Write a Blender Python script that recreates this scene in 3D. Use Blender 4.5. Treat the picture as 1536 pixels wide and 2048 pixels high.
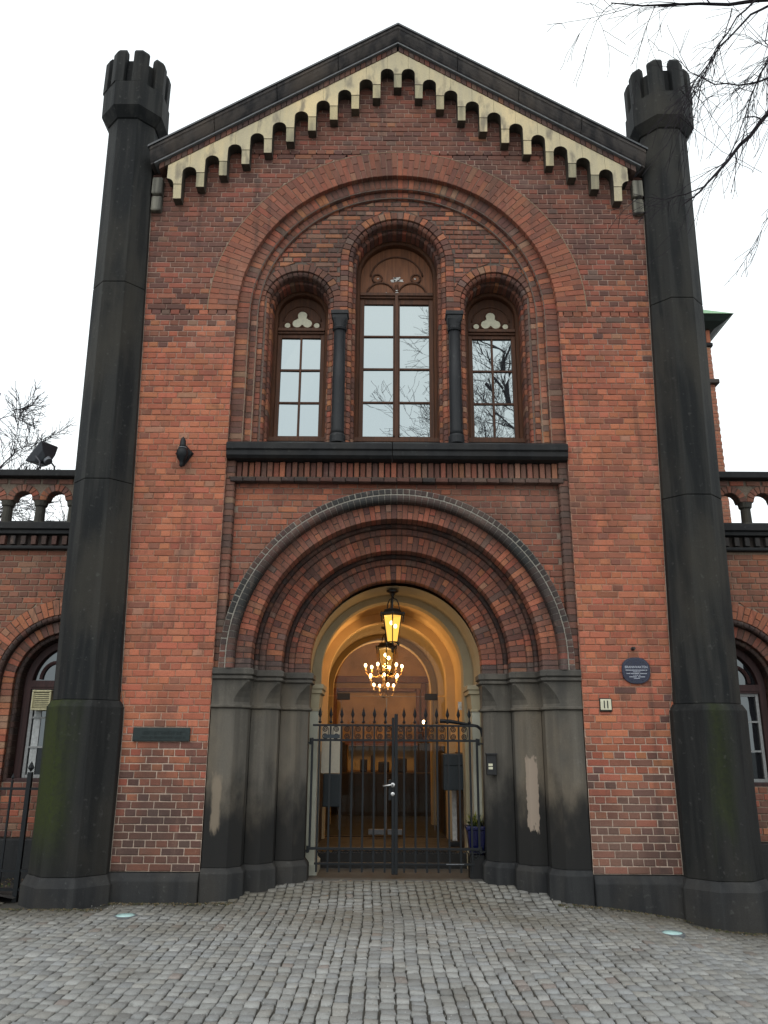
import bpy, math, random
from mathutils import Vector, Matrix, noise
R = math.radians
sc = bpy.context.scene
for o in list(bpy.data.objects):
    bpy.data.objects.remove(o)

# ------------------------------------------------------------------ camera
CAMX, CAMY, CAMZ = -0.144, -8.5, 1.5
cam = bpy.data.cameras.new('camera')
cam.sensor_fit = 'VERTICAL'
cam.sensor_height = 24.0
cam.lens = 1597.0 / 2048.0 * 24.0
cam.clip_start = 0.05
cam.clip_end = 900
camo = bpy.data.objects.new('camera', cam)
sc.collection.objects.link(camo)
camo.matrix_world = (Matrix.Translation((CAMX, CAMY, CAMZ)) @ Matrix.Rotation(R(90 + 16.3), 4, 'X')
                     @ Matrix.Rotation(R(0.35), 4, 'Z'))
sc.camera = camo

# ------------------------------------------------------------------ sky and sun (overcast)
SUN_EL, SUN_ROT = R(52), R(195)
w = bpy.data.worlds.new('World')
sc.world = w
w.use_nodes = True
nt = w.node_tree
nt.nodes.clear()
sky = nt.nodes.new('ShaderNodeTexSky')
sky.sky_type = 'NISHITA'
sky.sun_disc = False
sky.sun_elevation = SUN_EL
sky.sun_rotation = SUN_ROT
sky.dust_density = 4.0
mixw = nt.nodes.new('ShaderNodeMix')
mixw.data_type = 'RGBA'
mixw.inputs[0].default_value = 0.86
tcw = nt.nodes.new('ShaderNodeTexCoord')
now = nt.nodes.new('ShaderNodeTexNoise')          # soft cloud deck: faint, even variation over the whole dome
now.inputs['Scale'].default_value = 3.0
now.inputs['Detail'].default_value = 4.0
rampw = nt.nodes.new('ShaderNodeValToRGB')
rampw.color_ramp.elements[0].position = 0.3
rampw.color_ramp.elements[0].color = (0.82, 0.88, 0.91, 1)
rampw.color_ramp.elements[1].position = 0.7
rampw.color_ramp.elements[1].color = (0.965, 1.0, 0.99, 1)
vsc = nt.nodes.new('ShaderNodeVectorMath')
vsc.operation = 'SCALE'
vsc.inputs['Scale'].default_value = 16.3
nt.links.new(tcw.outputs['Generated'], now.inputs['Vector'])
nt.links.new(now.outputs['Fac'], rampw.inputs['Fac'])
nt.links.new(rampw.outputs['Color'], vsc.inputs[0])
nt.links.new(sky.outputs['Color'], mixw.inputs[6])
nt.links.new(vsc.outputs['Vector'], mixw.inputs[7])
bg = nt.nodes.new('ShaderNodeBackground')
bg.inputs['Strength'].default_value = 0.1
wo = nt.nodes.new('ShaderNodeOutputWorld')
nt.links.new(mixw.outputs[2], bg.inputs['Color'])
nt.links.new(bg.outputs['Background'], wo.inputs['Surface'])

sun = bpy.data.lights.new('sun', 'SUN')
sun.energy = 0.55
sun.angle = R(35)
sun.color = (1.0, 0.97, 0.93)
suno = bpy.data.objects.new('sun', sun)
sc.collection.objects.link(suno)
sd = Vector((math.sin(SUN_ROT) * math.cos(SUN_EL), math.cos(SUN_ROT) * math.cos(SUN_EL), math.sin(SUN_EL)))
suno.rotation_euler = sd.to_track_quat('Z', 'Y').to_euler()
suno.location = (0, -20, 30)

vs = sc.view_settings
vs.view_transform = 'Standard'
vs.look = 'None'
vs.exposure = 0.0
vs.gamma = 1.0
vs.use_curve_mapping = False
sc.cycles.max_bounces = 7
sc.cycles.diffuse_bounces = 4
sc.cycles.transparent_max_bounces = 16
sc.cycles.caustics_reflective = False
sc.cycles.caustics_refractive = False
sc.cycles.sample_clamp_indirect = 4.0

# ------------------------------------------------------------------ helpers
rng = random.Random(7)
COL = sc.collection


def clamp(v, a=0.0, b=1.0):
    return max(a, min(b, v))


def sstep(a, b, v):
    t = clamp((v - a) / (b - a))
    return t * t * (3 - 2 * t)


def mixc(a, b, t):
    return tuple(a[i] + (b[i] - a[i]) * t for i in range(3))


def fbm(x, y, z=0.0):
    return noise.noise(Vector((x, y, z)))


def tagp(o, label=None, cat=None, group=None, kind=None):
    if label: o['label'] = label
    if cat: o['category'] = cat
    if group: o['group'] = group
    if kind: o['kind'] = kind
    return o


def wpos(o):
    return Vector(o.get('_wp', (0, 0, 0)))


ORIG = {}


def setparent(o, parent):
    if parent is not None:
        o.parent = parent
        o.matrix_parent_inverse = Matrix.Translation(-ORIG.get(parent.name, Vector((0, 0, 0))))


def empty(name, loc=(0, 0, 0), parent=None):
    o = bpy.data.objects.new(name, None)
    o.empty_display_size = 0.1
    COL.objects.link(o)
    o.location = loc
    ORIG[o.name] = Vector(loc)
    setparent(o, parent)
    return o


def thing(name, label, cat, loc=(0, 0, 0), group=None):
    return tagp(empty(name, loc), label, cat, group)


def inst(name, mesh, loc, parent, rot=(0, 0, 0), scale=(1, 1, 1), color=None):
    o = bpy.data.objects.new(name, mesh)
    COL.objects.link(o)
    o.location = loc
    o.rotation_euler = rot
    o.scale = scale
    if color: o.color = (color[0], color[1], color[2], 1)
    setparent(o, parent)
    return o


class MB:
    def __init__(self):
        self.v = []; self.f = []; self.c = []

    def add(self, vs, fs, col=(1, 1, 1)):
        n = len(self.v)
        self.v.extend(vs)
        self.f.extend([tuple(i + n for i in f) for f in fs])
        self.c.extend([col] * len(vs))

    def box(self, x0, x1, y0, y1, z0, z1, col=(1, 1, 1)):
        self.add([(x0, y0, z0), (x1, y0, z0), (x1, y1, z0), (x0, y1, z0),
                  (x0, y0, z1), (x1, y0, z1), (x1, y1, z1), (x0, y1, z1)],
                 [(0, 3, 2, 1), (4, 5, 6, 7), (0, 1, 5, 4), (1, 2, 6, 5), (2, 3, 7, 6), (3, 0, 4, 7)], col)

    def prism_y(self, poly, y0, y1, col=(1, 1, 1)):
        n = len(poly)
        self.add([(x, y0, z) for x, z in poly] + [(x, y1, z) for x, z in poly],
                 [tuple(range(n)), tuple(reversed(range(n, 2 * n)))] +
                 [(i, i + n, (i + 1) % n + n, (i + 1) % n) for i in range(n)], col)

    def loft_z(self, rings, col=(1, 1, 1), cap=True):
        """rings: list of (z, [(x,y)..])"""
        n = len(rings[0][1])
        vsn = []
        for z, p in rings:
            vsn += [(x, y, z) for x, y in p]
        fs = []
        for k in range(len(rings) - 1):
            for i in range(n):
                j = (i + 1) % n
                fs.append((k * n + i, k * n + j, (k + 1) * n + j, (k + 1) * n + i))
        if cap:
            fs.append(tuple(reversed(range(n))))
            fs.append(tuple(range((len(rings) - 1) * n, len(rings) * n)))
        self.add(vsn, fs, col)

    def lathe(self, prof, cx, cy, n=16, rot=0.0, col=(1, 1, 1)):
        self.loft_z([(z, [(cx + r * math.cos(rot + 2 * math.pi * i / n), cy + r * math.sin(rot + 2 * math.pi * i / n))
                          for i in range(n)]) for r, z in prof], col)

    def tube(self, pts, rad, n=6, col=(1, 1, 1), cap=True):
        pts = [Vector(p) for p in pts]
        m = len(pts)
        if not hasattr(rad, '__len__'): rad = [rad] * m
        vsn = []
        t = (pts[1] - pts[0]).normalized()
        up = Vector((0, 0, 1)) if abs(t.z) < 0.9 else Vector((1, 0, 0))
        a = t.cross(up).normalized()
        for i in range(m):
            t = (pts[min(i + 1, m - 1)] - pts[max(i - 1, 0)])
            if t.length < 1e-9: t = Vector((0, 0, 1))
            t.normalize()
            a = (a - t * a.dot(t))
            if a.length < 1e-6: a = t.orthogonal()
            a.normalize()
            b = t.cross(a)
            for k in range(n):
                an = 2 * math.pi * k / n
                vsn.append(tuple(pts[i] + (a * math.cos(an) + b * math.sin(an)) * rad[i]))
        fs = []
        for i in range(m - 1):
            for k in range(n):
                l = (k + 1) % n
                fs.append((i * n + k, i * n + l, (i + 1) * n + l, (i + 1) * n + k))
        if cap:
            fs.append(tuple(reversed(range(n))))
            fs.append(tuple(range((m - 1) * n, m * n)))
        self.add(vsn, fs, col)

    def ball(self, c, r, n=10, m=6, col=(1, 1, 1), sz=1.0):
        prof = [(max(r * math.sin(math.pi * i / m), 1e-4), c[2] - r * sz * math.cos(math.pi * i / m)) for i in range(m + 1)]
        self.lathe(prof, c[0], c[1], n, 0, col)

    def mesh(self, name, mat, smooth=False):
        me = bpy.data.meshes.new(name)
        me.from_pydata(self.v, [], self.f)
        a = me.color_attributes.new('col', 'FLOAT_COLOR', 'POINT')
        flat = []
        for c in self.c:
            flat += [c[0], c[1], c[2], 1.0]
        a.data.foreach_set('color', flat)
        if mat: me.materials.append(mat)
        if smooth:
            me.polygons.foreach_set('use_smooth', [True] * len(me.polygons))
        me.update()
        return me

    def build(self, name, mat, parent=None, smooth=False, bevel=0.0, kind=None, label=None):
        o = bpy.data.objects.new(name, self.mesh(name, mat, smooth))
        COL.objects.link(o)
        setparent(o, parent)
        if bevel:
            b = o.modifiers.new('bevel', 'BEVEL')
            b.width = bevel
            b.segments = 2
            b.limit_method = 'ANGLE'
        if kind: o['kind'] = kind
        if label: o['label'] = label
        return o


def box_part(name, mat, parent, x0, x1, y0, y1, z0, z1, bevel=0.0, label=None):
    m = MB()
    m.box(x0, x1, y0, y1, z0, z1)
    return m.build(name, mat, parent, bevel=bevel, label=label)


# ------------------------------------------------------------------ materials
def newmat(name):
    m = bpy.data.materials.new(name)
    m.use_nodes = True
    t = m.node_tree
    return m, t, t.nodes['Principled BSDF']


def nd(t, kind, **kw):
    n = t.nodes.new(kind)
    for k, v in kw.items():
        if k in n.inputs.keys():
            n.inputs[k].default_value = v
        else:
            setattr(n, k, v)
    return n


def mixn(t, a, b, fac, mode='MIX'):
    n = t.nodes.new('ShaderNodeMix')
    n.data_type = 'RGBA'
    n.blend_type = mode
    for s, v in ((n.inputs[6], a), (n.inputs[7], b), (n.inputs[0], fac)):
        if hasattr(v, 'is_output'):
            t.links.new(v, s)
        elif isinstance(v, (int, float)):
            s.default_value = v
        else:
            s.default_value = (v[0], v[1], v[2], 1)
    return n.outputs[2]


def mrange(t, v, a, b, c=0.0, d=1.0, smooth=True):
    n = t.nodes.new('ShaderNodeMapRange')
    n.interpolation_type = 'SMOOTHSTEP' if smooth else 'LINEAR'
    t.links.new(v, n.inputs[0])
    for i, x in enumerate((a, b, c, d)):
        n.inputs[i + 1].default_value = x
    return n.outputs[0]


def mth(t, op, a, b=None):
    n = t.nodes.new('ShaderNodeMath')
    n.operation = op
    for i, v in enumerate((a, b)):
        if v is None: continue
        if hasattr(v, 'is_output'):
            t.links.new(v, n.inputs[i])
        else:
            n.inputs[i].default_value = v
    return n.outputs[0]


def noisen(t, scale, detail=4.0, stretch=(1, 1, 1), rough=0.55):
    g = nd(t, 'ShaderNodeNewGeometry')
    mp = nd(t, 'ShaderNodeMapping')
    mp.inputs['Scale'].default_value = stretch
    t.links.new(g.outputs['Position'], mp.inputs['Vector'])
    n = nd(t, 'ShaderNodeTexNoise')
    n.inputs['Scale'].default_value = scale
    n.inputs['Detail'].default_value = detail
    n.inputs['Roughness'].default_value = rough
    t.links.new(mp.outputs['Vector'], n.inputs['Vector'])
    return n.outputs['Fac']


def posxyz(t):
    g = nd(t, 'ShaderNodeNewGeometry')
    s = nd(t, 'ShaderNodeSeparateXYZ')
    t.links.new(g.outputs['Position'], s.inputs[0])
    return s.outputs


def bump(t, p, h, strength, dist):
    b = nd(t, 'ShaderNodeBump')
    b.inputs['Strength'].default_value = strength
    b.inputs['Distance'].default_value = dist
    t.links.new(h, b.inputs['Height'])
    t.links.new(b.outputs['Normal'], p.inputs['Normal'])


def brickmat(name, source, soot=1.0):
    m, t, p = newmat(name)
    if source == 'attr':
        a = nd(t, 'ShaderNodeAttribute', attribute_name='col')
        c = a.outputs['Color']
    else:
        a = nd(t, 'ShaderNodeObjectInfo')
        c = a.outputs['Color']
    n1 = noisen(t, 22.0, 5.0)
    n2 = noisen(t, 140.0, 3.0)
    c = mixn(t, c, (0.10, 0.065, 0.055), mrange(t, n1, 0.56, 0.78, 0, 0.5))
    c = mixn(t, c, (0.50, 0.36, 0.28), mrange(t, n1, 0.40, 0.22, 0, 0.20))
    n4 = noisen(t, 1.1, 5.0, (1, 1, 0.6))
    n5 = noisen(t, 4.5, 5.0, (1, 1, 1.6))
    c = mixn(t, c, (0.075, 0.052, 0.046), mrange(t, n4, 0.48, 0.70, 0, 0.60))
    n8 = noisen(t, 0.75, 5.0, (1, 1, 0.8))
    c = mixn(t, c, (0.44, 0.27, 0.20), mrange(t, n8, 0.52, 0.72, 0, 0.20))
    n7 = noisen(t, 3.2, 5.0, (2.2, 2.2, 0.14))
    c = mixn(t, c, (0.060, 0.045, 0.040), mrange(t, n7, 0.54, 0.72, 0, 0.50))
    c = mixn(t, c, (0.46, 0.31, 0.23), mrange(t, n7, 0.40, 0.26, 0, 0.22))
    c = mixn(t, c, (0.34, 0.23, 0.18), mrange(t, n5, 0.60, 0.78, 0, 0.30))
    c = mixn(t, c, (0.06, 0.045, 0.04), mrange(t, n5, 0.40, 0.24, 0, 0.45))
    v = mrange(t, n2, 0.25, 0.75, 0.72, 1.25, False)
    hv = nd(t, 'ShaderNodeHueSaturation')
    t.links.new(v, hv.inputs['Value'])
    t.links.new(c, hv.inputs['Color'])
    t.links.new(hv.outputs['Color'], p.inputs['Base Color'])
    p.inputs['Roughness'].default_value = 0.88
    p.inputs['Specular IOR Level'].default_value = 0.25
    bump(t, p, mth(t, 'ADD', n2, mth(t, 'MULTIPLY', n1, 1.5)), 0.55, 0.004)
    return m


M = {}
M['brick'] = brickmat('brick_clay', 'attr')
M['brick_o'] = brickmat('brick_clay_single', 'obj')


def attrmat(name, rough=0.9, amt=0.35, scale=40.0, bmp=0.5, dist=0.004, stain=None):
    m, t, p = newmat(name)
    a = nd(t, 'ShaderNodeAttribute', attribute_name='col')
    n = noisen(t, scale, 5.0)
    v = mrange(t, n, 0.25, 0.75, 1 - amt, 1 + amt, False)
    hv = nd(t, 'ShaderNodeHueSaturation')
    t.links.new(v, hv.inputs['Value'])
    t.links.new(a.outputs['Color'], hv.inputs['Color'])
    t.links.new(hv.outputs['Color'], p.inputs['Base Color'])
    p.inputs['Roughness'].default_value = rough
    p.inputs['Specular IOR Level'].default_value = 0.25
    bump(t, p, n, bmp, dist)
    return m


M['mortar'] = attrmat('mortar', 0.95, 0.3, 60.0, 0.6)


def stonemat(name, base, dark, rough=0.7, streak=0.6, spec=0.3, scale=9.0):
    m, t, p = newmat(name)
    n1 = noisen(t, scale * 2.2, 6.0)
    n2 = noisen(t, 6.0, 5.0, (1.6, 1.6, 0.10))
    n6 = noisen(t, 1.3, 4.0, (1, 1, 0.5))
    n3 = noisen(t, 160.0, 3.0)
    c = mixn(t, base, dark, mrange(t, n2, 0.38, 0.62, 0, streak))
    c = mixn(t, c, mixc(base, (base[0] * 1.7, base[1] * 1.5, base[2] * 1.25), 0.8), mrange(t, n6, 0.45, 0.68, 0, 0.7))
    c = mixn(t, c, mixc(base, (0.5, 0.5, 0.46), 0.13), mrange(t, n1, 0.60, 0.78, 0, 0.5))
    hv = nd(t, 'ShaderNodeHueSaturation')
    t.links.new(mrange(t, n3, 0.2, 0.8, 0.75, 1.25, False), hv.inputs['Value'])
    t.links.new(c, hv.inputs['Color'])
    t.links.new(hv.outputs['Color'], p.inputs['Base Color'])
    p.inputs['Roughness'].default_value = rough
    p.inputs['Specular IOR Level'].default_value = spec
    bump(t, p, mth(t, 'ADD', n3, n1), 0.4, 0.006)
    return m, t, p, hv


M['dark_stone'] = stonemat('dark_stone', (0.031, 0.0315, 0.030), (0.012, 0.0135, 0.0145), 0.75, 0.95, 0.17)[0]
M['black_stone'] = stonemat('black_painted_stone', (0.019, 0.020, 0.0215), (0.010, 0.0105, 0.012), 0.6, 0.6, 0.22)[0]
M['column_stone'] = stonemat('black_column_stone', (0.016, 0.018, 0.021), (0.010, 0.011, 0.013), 0.5, 0.5)[0]
M['plinth_stone'] = stonemat('plinth_stone', (0.034, 0.035, 0.036), (0.018, 0.019, 0.021), 0.75, 0.7, 0.2)[0]


def mossmat():
    m, t, p, hv = stonemat('mossy_stone', (0.026, 0.0265, 0.026), (0.012, 0.013, 0.0135), 0.8, 0.8, 0.15)
    x, y, z = posxyz(t)
    n = noisen(t, 3.0, 4.0, (1, 1, 0.25))
    nf = noisen(t, 30.0, 4.0)
    band = mth(t, 'MULTIPLY', mrange(t, x, -3.05, -3.38), mrange(t, z, 0.25, 0.9))
    band = mth(t, 'MULTIPLY', band, mrange(t, n, 0.34, 0.56, 0.25, 1.0))
    strip = mth(t, 'MULTIPLY', mrange(t, mth(t, 'ABSOLUTE', mth(t, 'SUBTRACT', mth(t, 'ADD', x, mth(t, 'MULTIPLY', n, 0.3)), 3.33)), 0.22, 0.0), mrange(t, n, 0.40, 0.62, 0.0, 0.55))
    f = mth(t, 'MAXIMUM', band, strip)
    f = mth(t, 'MULTIPLY', f, mrange(t, nf, 0.25, 0.6, 0.45, 0.95))
    c = mixn(t, hv.outputs['Color'], (0.036, 0.047, 0.013), f)
    t.links.new(c, p.inputs['Base Color'])
    return m


M['moss_stone'] = mossmat()


def jambmat():
    m, t, p, hv = stonemat('jamb_sandstone', (0.128, 0.116, 0.098), (0.078, 0.072, 0.062), 0.88, 0.7, 0.2)
    x, y, z = posxyz(t)
    n = noisen(t, 2.6, 5.0, (1.7, 1.7, 0.8))
    zz = mth(t, 'ADD', z, mth(t, 'MULTIPLY', mth(t, 'SUBTRACT', n, 0.5), -1.15))
    soot = mrange(t, zz, 1.35, 0.66, 0.0, 0.95)
    top = mrange(t, zz, 1.85, 2.5, 0.0, 0.6)
    c = mixn(t, hv.outputs['Color'], (0.017, 0.0175, 0.018), soot)
    c = mixn(t, c, (0.035, 0.036, 0.037), top)
    ne = noisen(t, 26.0, 4.0, (1, 1, 0.35))
    for (px_, pz_, hw_, hh_, col_, am_) in ((1.42, 1.03, 0.062, 0.35, (0.33, 0.265, 0.21), 0.95), (-1.815, 0.93, 0.055, 0.30, (0.24, 0.195, 0.145), 0.8)):
        dx_ = mth(t, 'DIVIDE', mth(t, 'ABSOLUTE', mth(t, 'SUBTRACT', x, px_)), hw_)
        dz_ = mth(t, 'DIVIDE', mth(t, 'ABSOLUTE', mth(t, 'SUBTRACT', z, pz_)), hh_)
        dd_ = mth(t, 'ADD', mth(t, 'MAXIMUM', dx_, dz_), mth(t, 'MULTIPLY', mth(t, 'SUBTRACT', ne, 0.5), 0.9))
        c = mixn(t, c, col_, mrange(t, dd_, 1.02, 0.92 if px_ > 0 else 0.6, 0, am_))
    t.links.new(c, p.inputs['Base Color'])
    return m


M['jamb'] = jambmat()
M['patch_dull'] = stonemat('dull_repair_mortar', (0.21, 0.175, 0.13), (0.12, 0.105, 0.085), 0.9, 0.8)[0]
M['patch'] = stonemat('repair_mortar', (0.34, 0.275, 0.22), (0.25, 0.21, 0.17), 0.9, 0.4)[0]


def creammat():
    m, t, p, hv = stonemat('cream_painted_stone', (0.60, 0.52, 0.335), (0.50, 0.44, 0.31), 0.75, 0.6)
    n = noisen(t, 7.0, 5.0, (1, 1, 0.35))
    c = mixn(t, hv.outputs['Color'], (0.22, 0.19, 0.15), mrange(t, n, 0.50, 0.68, 0, 0.8))
    t.links.new(c, p.inputs['Base Color'])
    return m


M['cream'] = creammat()
M['corbel_shade'] = stonemat('corbel_shade_stone', (0.085, 0.076, 0.062), (0.04, 0.037, 0.033), 0.9, 0.7, 0.15)[0]  # dark tone that paints in the shade under the corbel arches
M['stub_grey'] = stonemat('broken_grey_stone', (0.24, 0.23, 0.19), (0.07, 0.068, 0.06), 0.9, 0.9, 0.2, 20.0)[0]
M['cream_grey'] = stonemat('weathered_cream', (0.50, 0.445, 0.29), (0.24, 0.22, 0.165), 0.85, 0.8, 0.2, 14.0)[0]


def cornicemat():
    m, t, p, hv = stonemat('cornice_stone', (0.092, 0.082, 0.078), (0.036, 0.035, 0.038), 0.75, 0.9, 0.3, 4.0)
    return m


M['cornice'] = cornicemat()


def plain(name, col, rough=0.6, metal=0.0, spec=0.4, vary=0.25, scale=30.0, bmp=0.15):
    m, t, p = newmat(name)
    n = noisen(t, scale, 4.0)
    hv = nd(t, 'ShaderNodeHueSaturation')
    hv.inputs['Color'].default_value = (col[0], col[1], col[2], 1)
    t.links.new(mrange(t, n, 0.25, 0.75, 1 - vary, 1 + vary, False), hv.inputs['Value'])
    t.links.new(hv.outputs['Color'], p.inputs['Base Color'])
    t.links.new(mrange(t, n, 0.3, 0.7, rough - 0.08, min(rough + 0.08, 1.0), False), p.inputs['Roughness'])
    p.inputs['Metallic'].default_value = metal
    p.inputs['Specular IOR Level'].default_value = spec
    if bmp: bump(t, p, n, bmp, 0.003)
    return m


M['zinc'] = plain('zinc_flashing', (0.16, 0.17, 0.18), 0.5, 0.3)
M['zinc_dark'] = plain('dark_flashing', (0.06, 0.064, 0.07), 0.5, 0.2)
M['iron'] = plain('dark_iron', (0.007, 0.009, 0.011), 0.5, 0.0, 0.3)
M['lantern_iron'] = plain('black_lantern_iron', (0.012, 0.011, 0.010), 0.4, 0.0, 0.5)
M['steel'] = plain('steel_handle', (0.55, 0.55, 0.55), 0.3, 0.9, 0.5, 0.1)
M['plaster'] = plain('cream_plaster', (0.36, 0.315, 0.215), 0.85, 0, 0.2, 0.12, 4.0)
M['plaster_grey'] = plain('pale_plaster', (0.43, 0.43, 0.36), 0.85, 0, 0.2, 0.12, 5.0)
M['room'] = plain('ochre_room_wall', (0.56, 0.42, 0.24), 0.85, 0, 0.2, 0.12, 3.0)
M['room_dark'] = plain('brown_ochre_wall', (0.42, 0.27, 0.135), 0.85, 0, 0.2, 0.35, 2.2)
M['darkwood'] = plain('dark_wood', (0.035, 0.022, 0.016), 0.5, 0, 0.4, 0.4, 14.0)
M['redwood'] = plain('red_brown_wood', (0.16, 0.06, 0.035), 0.45, 0, 0.4, 0.35, 14.0)
M['gilt'] = plain('brass', (0.45, 0.28, 0.10), 0.35, 0.8, 0.5, 0.2)
M['white_paint'] = plain('white_paint', (0.6, 0.6, 0.57), 0.6)
M['floor'] = plain('passage_floor', (0.017, 0.016, 0.015), 0.7, 0, 0.4, 0.3, 8.0)
M['thresh'] = plain('worn_grey_threshold', (0.085, 0.083, 0.076), 0.8, 0, 0.3, 0.35, 9.0)
M['rubber'] = plain('black_mat', (0.012, 0.013, 0.014), 0.8)
M['mailbox'] = plain('blue_black_box', (0.016, 0.024, 0.030), 0.45)
M['blackplastic'] = plain('black_plastic', (0.012, 0.012, 0.013), 0.4)
M['paper'] = plain('ivory_paper', (0.6, 0.57, 0.48), 0.8, 0, 0.2, 0.08)
M['navy'] = plain('navy_enamel', (0.006, 0.010, 0.035), 0.3, 0, 0.5, 0.15)
M['navy_rim'] = plain('grey_blue_rim', (0.05, 0.065, 0.10), 0.4)
M['lettering'] = plain('pale_lettering', (0.52, 0.55, 0.62), 0.6, 0, 0.3, 0.05)
M['bronze'] = plain('green_black_bronze', (0.020, 0.030, 0.030), 0.45, 0.4, 0.5, 0.35)
M['enamel'] = plain('yellowed_white_enamel', (0.62, 0.60, 0.44), 0.35, 0, 0.5, 0.12)
M['enamel_black'] = plain('black_enamel', (0.012, 0.010, 0.008), 0.4)
M['pot'] = plain('cobalt_glazed_pot', (0.006, 0.008, 0.055), 0.15, 0, 0.6, 0.2)
M['leafg'] = plain('pot_plant_leaf', (0.06, 0.09, 0.025), 0.6)
M['leafy'] = plain('yellow_green_leaf', (0.22, 0.22, 0.04), 0.6)
M['copper_green'] = plain('verdigris_copper', (0.20, 0.36, 0.20), 0.7)
M['darkgreen'] = plain('dark_green_eave', (0.025, 0.04, 0.034), 0.6)
M['roofslate'] = plain('slate_roof', (0.05, 0.05, 0.055), 0.7)
M['uplight_glass'] = plain('frosted_light_glass', (0.42, 0.62, 0.60), 0.15, 0, 0.6, 0.25, 20)
M['bark'] = plain('bark', (0.022, 0.018, 0.022), 0.9, 0, 0.2, 0.3)
M['ac'] = plain('yellowed_grille', (0.50, 0.46, 0.28), 0.6)
M['curtain'] = plain('white_curtain', (0.45, 0.47, 0.47), 0.8)


def woodmat(name, col, dark):
    m, t, p = newmat(name)
    n = noisen(t, 14.0, 5.0, (3, 3, 0.2))
    n2 = noisen(t, 60.0, 3.0, (1, 1, 0.3))
    c = mixn(t, col, dark, mrange(t, n, 0.35, 0.68, 0, 0.85))
    t.links.new(c, p.inputs['Base Color'])
    p.inputs['Roughness'].default_value = 0.6
    p.inputs['Specular IOR Level'].default_value = 0.3
    bump(t, p, n2, 0.25, 0.003)
    return m


M['wood'] = woodmat('brown_window_wood', (0.105, 0.042, 0.020), (0.055, 0.026, 0.015))
M['wood_orange'] = woodmat('faded_panel_wood', (0.23, 0.092, 0.042), (0.13, 0.055, 0.028))
M['wood_purple'] = woodmat('purple_brown_wood', (0.055, 0.025, 0.024), (0.03, 0.016, 0.016))


def glassmat(name, refl, dark=(0.02, 0.022, 0.024), rough=0.01):
    m, t, p = newmat(name)
    g = nd(t, 'ShaderNodeBsdfGlossy')
    g.inputs['Color'].default_value = (refl[0], refl[1], refl[2], 1)
    g.inputs['Roughness'].default_value = rough
    n = noisen(t, 2.5, 2.0)
    b = nd(t, 'ShaderNodeBump')
    b.inputs['Strength'].default_value = 0.02
    b.inputs['Distance'].default_value = 0.02
    t.links.new(n, b.inputs['Height'])
    t.links.new(b.outputs['Normal'], g.inputs['Normal'])
    d = nd(t, 'ShaderNodeBsdfDiffuse')
    d.inputs['Color'].default_value = (dark[0], dark[1], dark[2], 1)
    a = nd(t, 'ShaderNodeAddShader')
    t.links.new(g.outputs[0], a.inputs[0])
    t.links.new(d.outputs[0], a.inputs[1])
    t.links.new(a.outputs[0], t.nodes['Material Output'].inputs['Surface'])
    return m


M['glass'] = glassmat('window_glass', (0.37, 0.415, 0.42))
M['glass_dark'] = glassmat('dark_window_glass', (0.10, 0.11, 0.115), (0.012, 0.013, 0.015))


def clearglass():
    m, t, p = newmat('clear_door_glass')
    g = nd(t, 'ShaderNodeBsdfGlossy', Roughness=0.0)
    g.inputs['Color'].default_value = (0.8, 0.85, 0.85, 1)
    tr = nd(t, 'ShaderNodeBsdfTransparent')
    tr.inputs['Color'].default_value = (0.86, 0.88, 0.86, 1)
    mx = nd(t, 'ShaderNodeMixShader')
    mx.inputs[0].default_value = 0.012
    t.links.new(tr.outputs[0], mx.inputs[1])
    t.links.new(g.outputs[0], mx.inputs[2])
    t.links.new(mx.outputs[0], t.nodes['Material Output'].inputs['Surface'])
    return m


M['door_glass'] = clearglass()


def emat(name, col, s):
    m, t, p = newmat(name)
    p.inputs['Base Color'].default_value = (col[0], col[1], col[2], 1)
    p.inputs['Emission Color'].default_value = (col[0], col[1], col[2], 1)
    p.inputs['Emission Strength'].default_value = s
    return m


M['bulb'] = emat('lit_bulb', (1.0, 0.72, 0.38), 14.0)
M['candle'] = emat('lit_candle_tube', (1.0, 0.55, 0.20), 1.1)


def lampglass(nm='lit_lantern_glass', fac=0.65, st=1.7):
    m, t, p = newmat(nm)
    e = nd(t, 'ShaderNodeEmission')
    e.inputs['Color'].default_value = (1.0, 0.52, 0.085, 1)
    e.inputs['Strength'].default_value = st
    tr = nd(t, 'ShaderNodeBsdfTransparent')
    mx = nd(t, 'ShaderNodeMixShader')
    mx.inputs[0].default_value = fac
    t.links.new(tr.outputs[0], mx.inputs[1])
    t.links.new(e.outputs[0], mx.inputs[2])
    t.links.new(mx.outputs[0], t.nodes['Material Output'].inputs['Surface'])
    return m


M['lampglass'] = lampglass()
M['lampglass_clear'] = lampglass('clear_lit_lantern_glass', 0.25, 0.8)


def settmat(source):
    m, t, p = newmat('granite_sett_' + source)
    if source == 'attr':
        c = nd(t, 'ShaderNodeAttribute', attribute_name='col').outputs['Color']
    else:
        c = nd(t, 'ShaderNodeObjectInfo').outputs['Color']
    n1 = noisen(t, 30.0, 5.0)
    n2 = noisen(t, 250.0, 2.0)
    n3 = noisen(t, 1.3, 4.0)
    c = mixn(t, c, (0.09, 0.085, 0.075), mrange(t, n1, 0.55, 0.75, 0, 0.45))
    c = mixn(t, c, (0.12, 0.11, 0.09), mrange(t, n3, 0.5, 0.72, 0, 0.45))
    hv = nd(t, 'ShaderNodeHueSaturation')
    t.links.new(mrange(t, n2, 0.25, 0.75, 0.7, 1.3, False), hv.inputs['Value'])
    t.links.new(c, hv.inputs['Color'])
    t.links.new(hv.outputs['Color'], p.inputs['Base Color'])
    p.inputs['Roughness'].default_value = 0.75
    p.inputs['Specular IOR Level'].default_value = 0.35
    bump(t, p, mth(t, 'ADD', n1, n2), 0.6, 0.006)
    return m


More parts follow.
